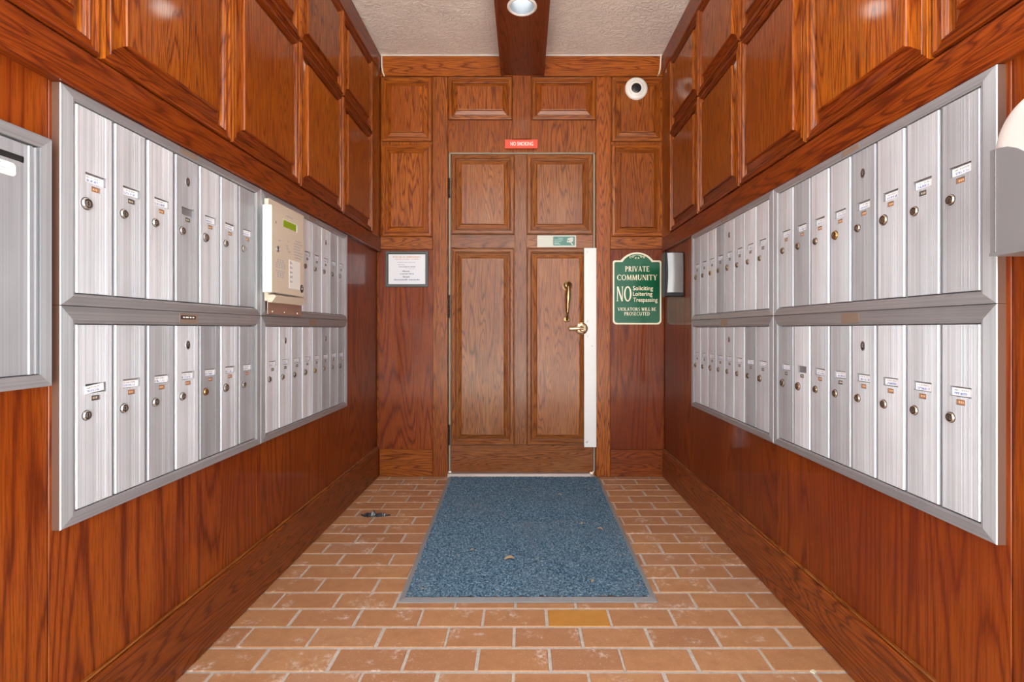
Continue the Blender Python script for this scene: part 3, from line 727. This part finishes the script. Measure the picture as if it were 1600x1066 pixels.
def mail_bank(side, ya, yb, za, zb_, dz0, dz1, n, label, master=(), gold=(), grey=(), empty_=(), skip=(), dark=False, seed=1, tilt=None, badge='smear', ajar=None):
    r = random.Random(seed); W = yb - ya; H = zb_ - za; P = 0.0175
    root = empty('mailbox_unit', (XL, ya, za) if side == 'L' else (XR, yb, za), LEFT if side == 'L' else RIGHT)
    tag(root, label, 'mailbox', 'aluminium wall mailbox units')
    ix0, ix1 = 0.033, W - 0.033; iz0, iz1 = dz0 - za - 0.003, dz1 - za + 0.003
    g = 0.0004
    rect_o = [(g, g), (W - g, g), (W - g, H - g), (g, H - g)]; rect_i = [(ix0, iz0), (ix1, iz0), (ix1, iz1), (ix0, iz1)]
    for i in range(4):
        j = (i + 1) % 4; mb = MB()
        A, B, Ci, Di = rect_o[i], rect_o[j], rect_i[j], rect_i[i]
        def inset(p, q, k): return (p[0] + (q[0] - p[0]) * k, p[1] + (q[1] - p[1]) * k)
        rows = [(A, B, 0.0), (A, B, -P + 0.002), (inset(A, Di, .03), inset(B, Ci, .03), -P), (inset(A, Di, .80), inset(B, Ci, .80), -P - 0.0012), (inset(A, Di, .92), inset(B, Ci, .92), -P + 0.001), (Di, Ci, -P + 0.0015), (Di, Ci, -0.003)]
        for (p, q, y), (p2, q2, y2) in zip(rows, rows[1:]): mb.face([(p[0], y, p[1]), (q[0], y, q[1]), (q2[0], y2, q2[1]), (p2[0], y2, p2[1])])
        mb.face([(p[0], y, p[1]) for p, q, y in rows]); mb.face([(q[0], y, q[1]) for p, q, y in rows])
        mb.m[0] = 1
        obj('frame_rail' if i % 2 == 0 else 'frame_upright', mb, [ALU_H if i % 2 == 0 else ALU_V, EDGEBROWN], root)
    obj('back_tray', MB().box(ix0, ix1, -0.0042, -0.0008, iz0, iz1), TRAY, root)
    for i in range(1, n):   # channel strip between neighbouring doors
        x = ix0 + (ix1 - ix0) * i / n
        if i in skip: continue
        obj('channel_strip', MB().box(x - 0.0013, x + 0.0013, -P + 0.005, -0.004, iz0, iz1), TRAY, root)
    pitch = (ix1 - ix0) / n; dw = pitch - 0.0080; dh = dz1 - dz0
    for i in range(n):
        if i in skip: continue
        m = ALU_GREY if i in grey else ALU_DOOR
        d = put('mailbox_door', door_mesh(dw, dh, m), root, (ix0 + pitch * i + 0.0040, -P + 0.0018, dz0 - za), (0, 0, R(r.uniform(-.5, .5))))
        if ajar and i in ajar: d.rotation_euler[2] = R(ajar[i])
        if i in grey: d['label'] = 'duller grey door'
        lk = put('lock', LOCKS['g' if i in gold else ('s' if side == 'L' else 'b')], d, (0.262 * dw, 0, 0.1890 + r.uniform(-.001, .001)), (0, R(r.uniform(-25, 25)), 0))
        if i in gold: lk['label'] = 'gold lock'
        if r.random() < 0.22: lk.scale = (1.2, 1.1, 1.2)
        if i not in empty_:
            c = put('name_card', CARDM, d, (0.235 * dw + 0.0006 + r.uniform(0, .0022), 0.0042, 0.2350), (0, R(r.uniform(-2.5, 2.5)), 0))
            if tilt == i: c.location[1] = -0.0012; c.location[0] -= 0.004; c.location[2] -= 0.0015; c.rotation_euler = (0, R(-5), R(2)); c['label'] = 'loose card hanging askew'
        put('number_tag', TAGM['d' if dark or (r.random() < .12) else 'c'], d, (0.40 * dw + 0.0002, 0.0024, 0.2183))
        if i in master: put('master_lock', MASTER, d, (0.5 * dw, 0, 0.3265))
    # badge in the middle of the top rail
    tw = 0.072; bx = W / 2 - tw / 2; bz = iz1 + 0.004; bh = H - iz1 - 0.008
    if badge == 'tag':
        b = obj('rail_badge', MB().box(0, tw, -0.0010, 0, 0, bh * .95), BADGE, root, (bx, -P - 0.0006, bz))
        obj('badge_strip', MB().box(0, 0.058, -0.0008, 0, 0, 0.0095), BLACK, b, (0.005, -0.001, bh * .42))
        sm = MB()
        for q in ((.011, .019), (.022, .034), (.038, .046), (.049, .057)): sm.face([(q[0], -0.0019, bh * .42 + .0028), (q[1], -0.0019, bh * .42 + .0028), (q[1], -0.0019, bh * .42 + .0068), (q[0], -0.0019, bh * .42 + .0068)])
        obj('badge_lettering', sm, WHITE, b)
    elif badge:
        b = obj('rail_badge', MB().prism([(0, 0), (tw, 0.001), (tw - .003, bh), (0.002, bh - .001)], -0.0008, 0), BADGE, root, (bx, -P - 0.0006, bz)); b['label'] = 'brown residue of a lost badge'
    return root
LO, UP = (0.532, 0.978, 0.561, 0.9395), (0.978, 1.4195, 1.0056, 1.393)
mail_bank('L', 0.979, 1.725, *LO, 7, 'lower mailbox unit on the left wall nearest the camera, seven doors, loose name card', master=(3,), gold=(4,), grey=(2, 4, 6), tilt=0, seed=3, badge='tag')
mail_bank('L', 0.979, 1.725, *UP, 7, 'upper mailbox unit on the left wall nearest the camera, seven doors, beside steel drop box', master=(3,), grey=(3, 6), empty_=(3,), seed=4, ajar={2: 0.9})
mail_bank('L', 1.725, 2.569, *LO, 8, 'lower mailbox unit on the left wall towards the door, eight doors, under the beige intercom', master=(1, 5), gold=(4,), grey=(5, 6, 7), dark=True, seed=5)
mail_bank('L', 1.725, 2.569, *UP, 8, 'upper mailbox unit on the left wall partly covered by the beige intercom, five doors showing', master=(5,), grey=(6,), dark=True, skip=(0, 1, 2), seed=6)
mail_bank('R', 0.9136, 1.733, *LO, 8, 'lower mailbox unit on the right wall nearest the camera, eight doors', master=(4,), grey=(0, 3), empty_=(1,), seed=7, badge='smear')
mail_bank('R', 0.9136, 1.733, *UP, 8, 'upper mailbox unit on the right wall nearest the camera, beside the domed wall box', master=(4,), gold=(3,), grey=(1, 4, 7), seed=8)
mail_bank('R', 1.733, 2.583, *LO, 8, 'lower mailbox unit on the right wall towards the door, eight doors', master=(4,), grey=(6,), dark=True, seed=9)
mail_bank('R', 1.733, 2.583, *UP, 8, 'upper mailbox unit on the right wall towards the door, next to the small dark box', master=(4,), gold=(2,), grey=(0, 3), dark=True, seed=10)

# steel drop box at the left edge of the picture
ya, yb, za, zb2 = 0.600, 0.963, 0.8205, 1.2985
DB = empty('drop_box', (XL, ya, za), LEFT); tag(DB, 'steel drop box with a black slot and white sticker, cut off at the left edge', 'drop box')
W, H, P = yb - ya, zb2 - za, 0.0178
ro = [(0, 0), (W, 0), (W, H), (0, H)]; ins = 0.024; ri = [(ins, ins), (W - ins, ins), (W - ins, H - ins), (ins, H - ins)]
for i in range(4):
    j = (i + 1) % 4; mb = MB()
    rows = [(ro[i], ro[j], 0), (ro[i], ro[j], -P + .002), (tuple(a + (b - a) * .08 for a, b in zip(ro[i], ri[i])), tuple(a + (b - a) * .08 for a, b in zip(ro[j], ri[j])), -P), (ri[i], ri[j], -P), (ri[i], ri[j], -0.003)]
    for (p, q, y), (p2, q2, y2) in zip(rows, rows[1:]): mb.face([(p[0], y, p[1]), (q[0], y, q[1]), (q2[0], y2, q2[1]), (p2[0], y2, p2[1])])
    mb.face([(p[0], y, p[1]) for p, q, y in rows]); mb.face([(q[0], y, q[1]) for p, q, y in rows])
    obj('frame_rail' if i % 2 == 0 else 'frame_upright', mb, ALU_H if i % 2 == 0 else ALU_V, DB)
dx0, dx1, dz0, dz1 = ins + .002, W - ins - .002, ins + .002, H - ins - .004
sl0, sl1, sz_0, sz_1 = 0.090, 0.3105, 0.4150, 0.4265
mb = MB()
prof = [(dx0, 0.002), (dx0 + .003, 0), (dx1 - .0200, 0), (dx1 - .0190, -.003), (dx1 - .0140, -.003), (dx1 - .0125, 0), (dx1 - .0085, 0), (dx1 - .0078, -.003), (dx1 - .0045, -.003), (dx1 - .0038, 0), (dx1, 0.0)]
prof2 = sorted(prof + [(sl0, 0), (sl1, 0)])
for z0, z1 in ((dz0, sz_0), (sz_0, sz_1), (sz_1, dz1)):
    for (x0, d0), (x1, d1) in zip(prof2, prof2[1:]):
        if z0 == sz_0 and sl0 < (x0 + x1) / 2 < sl1: continue
        mb.face([(x0, d0, z0), (x1, d1, z0), (x1, d1, z1), (x0, d0, z1)])
for x in (dx0, dx1): mb.face([(x, .002, dz0), (x, .011, dz0), (x, .011, dz1), (x, .002, dz1)])
for z in (dz0, dz1): mb.face([(dx0, .002, z), (dx1, 0, z), (dx1, .011, z), (dx0, .011, z)])
DD = obj('hinged_door', mb, ALU_GREY, DB, (0, -P + 0.003, 0))
obj('mail_slot', MB().box(sl0 - .001, sl1 + .001, 0.004, 0.010, sz_0 - .001, sz_1 + .001), DARK, DD)
SK = obj('sticker', MB().prism(rrect(0.155, 0.2955, 0.3845, 0.4085, 0.007), -0.0006, 0.0001), STICKERTXT, DD)
scribble('printed_lines', [(0.170, 0.270, 0.4030, 0.0018), (0.170, 0.268, 0.3990, 0.0018), (0.170, 0.283, 0.3950, 0.0018), (0.170, 0.272, 0.3900, 0.0018)], FAINT, SK, -0.0009, 5)
obj('back_tray', MB().box(ins, W - ins, -0.003, -0.001, ins, H - ins), TRAY, DB)

# intercom over the far left mailboxes
IC = empty('entry_intercom', (XL, 1.735, 0.978), LEFT); tag(IC, 'beige entry intercom panel with green display on the left wall among the mailboxes', 'intercom')
y_ = lambda yy: yy - 1.735; z_ = lambda zz: zz - 0.978
obj('back_plate', MB().prism(rrect(0.004, y_(2.020), z_(1.030), z_(1.392), 0.006), -0.036, -0.0222), BEIGE, IC, (0, 0, 0))
FP0, FP1, FZ0, FZ1 = y_(1.700), y_(1.946), z_(1.0585), z_(1.3585)
# housing: white returns, beige face
mb = MB(); yo, yi = -0.066, -0.036
mb.rings(FP1 - FP0, FZ1 - FZ0, [(0, -yi), (0, -yo - .002), (.002, -yo)], (1, 1), None, FP0, FZ0)
obj('housing', mb, [BEIGE, OFFWHITE], IC)
FA = obj('face_plate', MB().rings(FP1 - FP0, FZ1 - FZ0, [(.0005, -yo - .003), (.0015, -yo + .0015)], (0, 0), 0, FP0, FZ0), BEIGE, IC)
yf = yo - 0.0016
fy_ = lambda u: y_(775 * 0.868 / (819 - u))
obj('display', MB().box(y_(1.782), y_(1.881), yf - .0006, yf + .0004, z_(1.3005), z_(1.3255)), LCD, FA)
obj('display_bezel', MB().box(y_(1.779), y_(1.884), yf - .0008, yf + .0004, z_(1.3255), z_(1.3278)).box(y_(1.884), y_(1.891), yf - .0008, yf + .0004, z_(1.2985), z_(1.3278)), [WHITE], FA)
gr = MB()
def slot(cx, cz, w=.011, h=.0034): gr.face([(cx - w / 2, yf - .0002, cz - h / 2), (cx + w / 2, yf - .0002, cz - h / 2), (cx + w / 2, yf - .0002, cz + h / 2), (cx - w / 2, yf - .0002, cz + h / 2)])
for rI, (nn, dz_) in enumerate(((3, 0), (3, 1), (4, 2), (4, 3), (4, 4), (4, 6), (3, 7), (3, 8), (3, 9))):
    for c in range(nn): slot(y_(1.762) + (c - (nn - 1) / 2) * 0.0185, z_(1.176) - dz_ * 0.0066)
obj('speaker_grille', gr, FAINT, FA)
il = MB()
for i, (a, b) in enumerate(((.012, .06), (.0, .072), (.0, .055), (.0, .055), (.0, .072), (.0, .072), (.008, .06))):
    il.face([(y_(1.862) + a, yf - .0002, z_(1.263) - i * .0105), (y_(1.862) + b, yf - .0002, z_(1.263) - i * .0105), (y_(1.862) + b, yf - .0002, z_(1.266) - i * .0105), (y_(1.862) + a, yf - .0002, z_(1.266) - i * .0105)])
obj('instruction_lines', il, FAINT, FA)
scribble('brand_lettering', [(y_(1.80), y_(1.86), z_(1.341), .005)], FAINT, FA, yf - .0002, 3)
scribble('printed_arrow_marks', [(y_(1.80), y_(1.818), z_(1.232), .007), (y_(1.808), y_(1.826), z_(1.222), .007), (y_(1.818), y_(1.836), z_(1.212), .007), (y_(1.815), y_(1.825), z_(1.25), .006), (y_(1.745), y_(1.765), z_(1.243), .005)], FAINT, FA, yf - .0002, 8)
dc = obj('directory_card', MB().box(y_(1.826), y_(1.915), yf - .0008, yf + .0004, z_(1.082), z_(1.188)), WHITE, FA)
scribble('directory_pictures', [(y_(1.832), y_(1.850), z_(1.172) - i * .017, .010) for i in range(5)], FAINT, dc, yf - .001, 6)
obj('face_lock', MB().lathe([(.011, 0), (.011, .004), (.007, .006), (.0055, .004), (.001, .004)], 18, mis=[0, 0, 0, 1, 1]), [SILVER, DARK], FA, (y_(1.738), yf, z_(1.212)), smooth=True)
obj('indicator', MB().box(y_(1.727), y_(1.731), yf - .0004, yf, z_(1.300), z_(1.308)), DARK, FA)
em = obj('emblem', MB().lathe([(.013, 0), (.012, .001), (.001, .001)], 20, sz=1.25), BLACK, FA, (y_(1.930), yf, z_(1.088)))
obj('emblem_mark', MB().box(-.005, .005, -.0013, -.0009, -.003, .003).box(-.004, .004, -.0013, -.0009, .006, .0085), WHITE, em)
mb = MB().prism([(0.0, 0), (FP1 - FP0 + .055, 0), (FP1 - FP0 + .055, .012), (0, .012)], 0, 0.04)
# sloped drip shelf under the housing
sh = MB(); xa, xb = y_(1.735), y_(1.975)
sec = [(-0.036, z_(1.052)), (-0.060, z_(1.052)), (-0.0645, z_(1.046)), (-0.050, z_(1.026)), (-0.036, z_(1.026))]
for (y0, z0), (y1, z1) in zip(sec, sec[1:] + sec[:1]): sh.face([(xa, y0, z0), (xb, y0, z0), (xb, y1, z1), (xa, y1, z1)])
for x in (xa, xb): sh.face([(x, y, z) for y, z in sec])
obj('shelf_lip', sh, BEIGE, IC)
mp = obj('mounting_plate', MB().box(y_(1.757), y_(2.020), -0.0255, -0.0222, z_(0.985), z_(1.030), 0, .0006), PINKPLATE, IC)
for yy in (1.790, 1.880, 1.985):
    obj('rivet', MB().lathe([(.005, 0), (.0042, .002), (.001, .003)], 12), SILVER, mp, (y_(yy), -0.0255, z_(0.995)), smooth=True)

# wall box with polished arched top at the right edge
yc, hw = 0.762, 0.0725; zb3 = 1.057
WBX = empty('domed_wall_box', (XR, yc + hw, zb3), RIGHT); tag(WBX, 'grey metal wall box with polished dome top, cut off at the right edge', 'wall box')
pr = 0.103; zs3 = 1.222 - zb3; HD = 0.080; n = 28
def arch(k, zl):
    p = [(hw - (hw - k), zl), (hw + (hw - k), zl)]
    for i in range(n + 1):
        a = math.pi * i / n; p.append((hw + (hw - k) * math.cos(a), zs3 + (HD - k) * math.sin(a)))
    return p
dm = MB(); ringz = [(0.0, -.001), (0.0, -pr + .012), (.003, -pr + .005), (.010, -pr + .0015), (.022, -pr + .0004)]
loops = [[(x, y, z) for x, z in arch(k, 0.045)] for k, y in ringz]
for a, b in zip(loops, loops[1:]):
    for i in range(len(a)): j = (i + 1) % len(a); dm.face([a[i], a[j], b[j], b[i]])
dm.face(loops[-1])
obj('dome_lid', dm, CHROME, WBX, smooth=True)
top = [(0, .1735), (.015, .1730), (.030, .1700), (.045, .1620), (.055, .1540), (.075, .1400), (.10, .120), (.125, .100), (2 * hw, .085)]
obj('front_plate', MB().prism([(0, 0), (2 * hw, 0)] + top[::-1], -pr - .0012, -pr + .0006), GREYMETAL, WBX)
obj('body', MB().box(0, 2 * hw, -pr + .0006, -.0008, 0, 0.044), GREYMETAL, WBX)
obj('edge_highlight', MB().box(0.0085, 0.0098, -pr - .0020, -pr - .001, 0.002, .172), SILVER, WBX)  # thin bright strip modelled in for the highlight along the plate's bend
obj('base_lip', MB().box(-.001, 2 * hw + .001, -pr - .002, -.001, -.004, 0.001), GREYMETAL, WBX)

# small dark box jutting from the right wall near the back corner
SB = empty('dark_wall_box', (XR, 2.745, 1.135)); tag(SB, 'small dark box with a grey face jutting from the right wall near the back corner', 'wall box')
H = 0.219
obj('housing', MB().box(-.106, -.001, 0.004, 0.070, -.021, H + .006, 0, .003), BLACK, SB)
cv = MB(); nn = 12
def cP(a, b):
    bow = math.sin(math.pi * b)
    return (-.096 + .004 * bow + (.088 - .004 * bow) * a, 0.003 - .012 * math.sin(math.pi * min(1, .08 + .92 * a)) - .004 * bow, 0.0 + H * b)
for i in range(nn):
    for j in range(6): cv.face([cP(i / nn, j / 6), cP((i + 1) / nn, j / 6), cP((i + 1) / nn, (j + 1) / 6), cP(i / nn, (j + 1) / 6)])
obj('cover', cv, plain('satin_grey_cover', (0.26, 0.25, 0.25), 0.30, 0.3), SB, smooth=True)

# ------------------------------------------------------------------ signs and notices on the back wall
# green sign
def CX(a): return (930 + a / 6.6625 - 819) / 247.0
def CZ(b): return 0.93 + (515 - (370 + b / 6.6625)) / 247.0
gx, gz = CX(438), CZ(540)
GS = empty('private_community_sign', (gx, YB - 0.001, gz)); tag(GS, 'green and cream arched sign reading private community, right of the door', 'sign')
def sign_outline(x0, x1, zbm, zsh, ax0, ax1, zt, r):
    p = []
    def cor(cx, cz, a0, a1, rr=r, n=6):
        for i in range(n + 1): a = R(a0 + (a1 - a0) * i / n); p.append((cx + rr * math.cos(a), cz + rr * math.sin(a)))
    cor(x0 + r, zbm + r, 180, 270); cor(x1 - r, zbm + r, 270, 360)
    rs = r * .5
    cor(x1 - rs, zsh - rs, 0, 90, rs)
    w = (ax1 - ax0) / 2; h = zt - zsh; rad = (w * w + h * h) / (2 * h); cx = (ax0 + ax1) / 2; cz = zt - rad
    a0 = math.degrees(math.acos(w / rad))
    for i in range(21): a = R(a0 + (180 - 2 * a0) * i / 20); p.append((cx + rad * math.cos(a), cz + rad * math.sin(a)))
    cor(x0 + rs, zsh - rs, 90, 180, rs)
    return p
lx = lambda a: CX(a) - gx
lz_ = lambda b: CZ(b) - gz
obj('panel', MB().prism(sign_outline(lx(184), lx(690), lz_(914), lz_(246), lx(266), lx(604), lz_(162), 0.026), -0.004, 0), CREAM, GS)
obj('green_field', MB().prism(sign_outline(lx(200), lx(674), lz_(898), lz_(263), lx(284), lx(588), lz_(180), 0.021), -0.0046, -0.003), GREEN, GS)
yt = -0.0050
caps('lettering', 'PRIVATE', lx(312), lx(564), lz_(362), lz_(308), CREAM, GS, yt)
caps('lettering', 'COMMUNITY', lx(228), lx(645), lz_(452), lz_(396), CREAM, GS, yt)
caps('lettering', 'NO', lx(222), lx(380), lz_(672), lz_(518), CREAM, GS, yt)
text('lettering', 'Soliciting', lx(393), lx(603), lz_(572), lz_(513), CREAM, GS, yt, 0.012)
text('lettering', 'Loitering', lx(393), lx(596), lz_(630), lz_(572), CREAM, GS, yt, 0.012)
text('lettering', 'Trespassing', lx(395), lx(650), lz_(693), lz_(634), CREAM, GS, yt, 0.012)
caps('lettering', 'VIOLATORS WILL BE', lx(234), lx(634), lz_(771), lz_(737), CREAM, GS, yt)
caps('lettering', 'PROSECUTED', lx(303), lx(570), lz_(820), lz_(784), CREAM, GS, yt)
oc = MB()
def spiral(cx, cz, r, s_, turns=1.4, start=0):
    pts = []
    for i in range(22):
        t_ = i / 21; a = R(start) + s_ * t_ * turns * 2 * math.pi; rr = r * (1 - .75 * t_); pts.append((lx(cx) + rr * math.cos(a), yt, lz_(cz) + rr * math.sin(a)))
    oc.tube(pts, 0.0012, 5)
for s_ in (1, -1):
    spiral(437 + s_ * 68, 212, 0.0085, -s_, 1.3, 90); spiral(437 + s_ * 38, 205, 0.0075, s_, 1.3, 270); spiral(437 + s_ * 16, 222, 0.006, s_, 1.2, 90)
oc.tube([(lx(372), yt, lz_(205)), (lx(400), yt, lz_(196)), (lx(437), yt, lz_(190)), (lx(474), yt, lz_(196)), (lx(502), yt, lz_(205))], 0.0013, 5)
obj('scroll_ornament', oc, CREAM, GS)

# red NO SMOKING plate
NS = obj('no_smoking_sign', MB().box(0, BX(840) - BX(789), -0.003, 0, 0, BZ(219.2) - BZ(233), 0, .0006), RED, None, (BX(789), YB - 0.0168, BZ(233)))
tag(NS, 'small red no smoking plate above the door', 'sign')
text('lettering', 'NO SMOKING', BX(797.5) - BX(789), BX(833) - BX(789), BZ(229) - BZ(233), BZ(222.8) - BZ(233), REDTEXT, NS, -0.0034, 0.01)

# framed notice
FN = empty('framed_notice', (BX(602.3), YB, BZ(448.6))); tag(FN, 'dark grey framed white notice on the back wall left of the door', 'notice')
W, H = BX(669) - BX(602.3), BZ(392.8) - BZ(448.6)
obj('frame', MB().rings(W, H, [(0, 0), (0, .010), (.003, .012), (.014, .012), (.0185, .007), (.0185, .003)], (0, 0)), FRAMEGREY, FN)
PP = obj('paper', MB().box(.017, W - .017, -.0045, -.001, .017, H - .017), PAPER, FN)
nx = lambda a: BX(600 + a / 17.19) - BX(602.3)
nz = lambda b: BZ(390 + b / 17.19) - BZ(448.6)
yt = -.0049
scribble('heading_lines', [(nx(240), nx(985), nz(212), .0075), (nx(300), nx(690), nz(265), .004), (nx(740), nx(940), nz(265), .005)], REDINK, PP, yt, 2)
scribble('printed_lines', [(nx(350), nx(840), nz(350), .0042), (nx(560), nx(830), nz(520), .0025)], FAINT, PP, yt, 4)
scribble('logo_lettering', [(nx(380), nx(540), nz(415), .006), (nx(390), nx(840), nz(475), .007)], FAINT, PP, yt, 7)
text('lettering', 'Phone:', nx(500), nx(690), nz(600), nz(562), INK, PP, yt, 0.02)
text('lettering', 'Email:', nx(510), nx(690), nz(752), nz(712), INK, PP, yt, 0.02)
scribble('number_line', [(nx(425), nx(800), nz(665), .0085)], BLUEINK, PP, yt, 9)
scribble('address_line', [(nx(265), nx(960), nz(828), .0095)], BLUEINK, PP, yt, 10)

# dome camera on the upper right panel
SCm = empty('dome_camera', (BX(993), YB - 0.0228, BZ(141))); tag(SCm, 'round white dome security camera on the upper right panel of the back wall', 'camera')
obj('base_ring', MB().lathe([(.071, 0), (.071, .006), (.067, .013), (.056, .018), (.050, .018), (.048, .014)], 36), WHITE, SCm, smooth=True)
obj('ball', MB().lathe([(.050, .010), (.049, .019), (.043, .024), (.034, .026), (.001, .027)], 32, 0, -.001, -.001), WHITE, SCm, smooth=True)
obj('lens', MB().lathe([(.0305, .020), (.0305, .0285), (.028, .030), (.018, .032), (.001, .034)], 28, 0, -.004, -.006), BLACK, SCm, smooth=True)
obj('indicator_light', MB().lathe([(.0028, .031), (.001, .034)], 10, 0, -.001, -.030), WHITE, SCm)

# loose cables at the two upper corners
c1 = MB().tube([(BX(598.7), YB - .036, BZ(84)), (BX(598.0), YB - .030, BZ(95)), (BX(598.2), YB - .028, BZ(107)), (BX(599.7), YB - .028, BZ(116)), (BX(602.0), YB - .026, BZ(121.5))], .0045, 8)
tag(obj('cable', c1, CABLE, smooth=True), 'short white cable running down the top left corner of the back wall', 'cable')
c2 = MB().tube([(BX(1031.1), YB - .036, BZ(88)), (BX(1030.8), YB - .030, BZ(98)), (BX(1030.0), YB - .028, BZ(110)), (BX(1028.3), YB - .028, BZ(118)), (BX(1026.3), YB - .026, BZ(121.5))], .0045, 8)
tag(obj('cable', c2, CABLE, smooth=True), 'short white cable running down the top right corner above the camera', 'cable')

# ------------------------------------------------------------------ floor mat and litter
MT = empty('floor_mat', (0, 2.40, 0)); tag(MT, 'blue carpet entrance mat with grey edging on the brick floor', 'floor mat')
q = [(-0.428, 1.684), (0.4545, 1.687), (0.470, 3.108), (-0.474, 3.108)]
def mp_(a, b, z): 
    x = (q[0][0] * (1 - a) + q[1][0] * a) * (1 - b) + (q[3][0] * (1 - a) + q[2][0] * a) * b
    y = (q[0][1] * (1 - a) + q[1][1] * a) * (1 - b) + (q[3][1] * (1 - a) + q[2][1] * a) * b
    return (x, y - 2.40, z)
r9 = random.Random(9)
e = .022; NA, NB = 150, 230
verts = []; faces = []
for j in range(NB + 1):
    for i in range(NA + 1):
        a = e + (1 - 2 * e) * i / NA; b = e * .8 + (1 - 1.2 * e) * j / NB
        x, y, z = mp_(a, b, 0.0095)
        verts.append((x + r9.uniform(-.0015, .0015), y + r9.uniform(-.0015, .0015), z + r9.uniform(-.0022, .0022)))
for j in range(NB):
    for i in range(NA):
        k = j * (NA + 1) + i; faces.append((k, k + 1, k + NA + 2, k + NA + 1))
me = bpy.data.meshes.new('carpet_pile'); me.from_pydata(verts, [], faces); me.materials.append(CARPET); put('carpet_pile', me, MT)
ed = MB(); n = 40
def band(a0, b0, a1, b1, ia0, ib0, ia1, ib1):
    for k in range(n):
        t0, t1 = k / n, (k + 1) / n
        L_ = lambda p, q_, t: p + (q_ - p) * t
        o0 = mp_(L_(a0, a1, t0), L_(b0, b1, t0), .001); o1 = mp_(L_(a0, a1, t1), L_(b0, b1, t1), .001)
        i0 = mp_(L_(ia0, ia1, t0), L_(ib0, ib1, t0), .0075); i1 = mp_(L_(ia0, ia1, t1), L_(ib0, ib1, t1), .0075)
        up = lambda p, k_: (p[0], p[1], p[2] + k_)
        ed.face([o0, o1, up(o1, .003), up(o0, .003)]); ed.face([up(o0, .003), up(o1, .003), i1, i0])
band(0, 0, 1, 0, e, e * .8, 1 - e, e * .8); band(1, 0, 1, 1, 1 - e, e * .8, 1 - e, 1); band(0, 1, 0, 0, e, 1, e, e * .8)
obj('edging', ed, RUBBER, MT)

def fl(u, v): y = .93 * 775 / (v - 515); return ((u - 819) * y / 775, y)
def leaf(u, v, size, label, rz, cat='leaf'):
    x, y = fl(u, v); mb = MB(); n = 6
    for i in range(n):
        for s_ in (-1, 1):
            def P_(t, k): return ((t - .5) * size, k * s_ * size * .22 * math.sin(math.pi * (.08 + .88 * t)) , .002 + size * .16 * math.sin(math.pi * t) + k * size * .16)
            mb.face([P_(i / n, 0), P_((i + 1) / n, 0), P_((i + 1) / n, 1), P_(i / n, 1)])
    zz = .0115 if abs(x) < .44 and y > 1.69 else .0
    o = obj('leaf_scrap', mb, LEAF, None, (x, y, zz), (0, 0, R(rz)), True)
    md = o.modifiers.new('thickness', 'SOLIDIFY'); md.thickness = .0012
    tag(o, label, cat, 'dry scraps on the floor mat')
leaf(796, 880, .040, 'largest curled dry leaf scrap, left of the middle of the blue mat', 12)
leaf(738, 865, .016, 'small dry leaf scrap on the left part of the blue mat', 40)
leaf(875, 777, .020, 'dry leaf scrap on the back right of the blue mat, by the door', -20)
leaf(926, 915, .020, 'pale dry leaf scrap near the front right corner of the mat', 60)
leaf(909, 823, .022, 'dry leaf scrap at the left of the crumb patch on the mat', 80)
leaf(938, 832, .026, 'dry leaf scrap at the right end of the crumb patch on the mat', -35)

# crumpled black scrap on the bricks
x, y = fl(587, 806.5)
CS = empty('crumpled_scrap', (x, y, 0)); tag(CS, 'crumpled black plastic scrap lying on the bricks left of the mat', 'litter')
r5 = random.Random(5)
def film(x0, x1, y0, z_h, w, m, sd):
    r_ = random.Random(sd); mb = MB(); n = 9; rows = []
    for i in range(n + 1):
        t_ = i / n; c = Vector((x0 + (x1 - x0) * t_, y0 + r_.uniform(-.006, .006), .002 + z_h * abs(math.sin(t_ * 5 + sd)) * math.sin(math.pi * min(1, t_ + .08))))
        ww = w * (.35 + math.sin(math.pi * min(.97, t_ + .05))) / 1.35
        rows.append([(c.x, c.y - ww, .001 + r_.uniform(0, .004)), (c.x + r_.uniform(-.004, .004), c.y, c.z + .004), (c.x, c.y + ww, .001 + r_.uniform(0, .006))])
    for a, b in zip(rows, rows[1:]):
        for k in range(2): mb.face([a[k], b[k], b[k + 1], a[k + 1]])
    o = obj('film_fold', mb, m, CS, smooth=False); md = o.modifiers.new('thickness', 'SOLIDIFY'); md.thickness = .001
film(-.060, .072, 0, .016, .016, SCRAP, 1); film(-.072, -.005, -.006, .010, .012, SCRAP, 2); film(-.03, .012, .010, .020, .012, SCRAP, 3)
film(-.066, -.030, .004, .006, .008, SCRAPG, 4); film(-.022, .004, -.004, .020, .007, SCRAPG, 6); film(.036, .05, -.002, .012, .006, SCRAPG, 7)

# pale chip by the right baseboard
x, y = fl(1270.5, 1051)
ch = obj('pale_chip', MB().prism([(-.008, -.004), (.006, -.006), (.009, .003), (-.003, .007)], 0, .003), plain('pale_chip', (.80, .74, .52), .7), None, (x, y, .0036), (R(90), 0, R(20)))
ch.location[2] = .0006; tag(ch, 'tiny pale chip on the bricks by the right baseboard', 'litter')
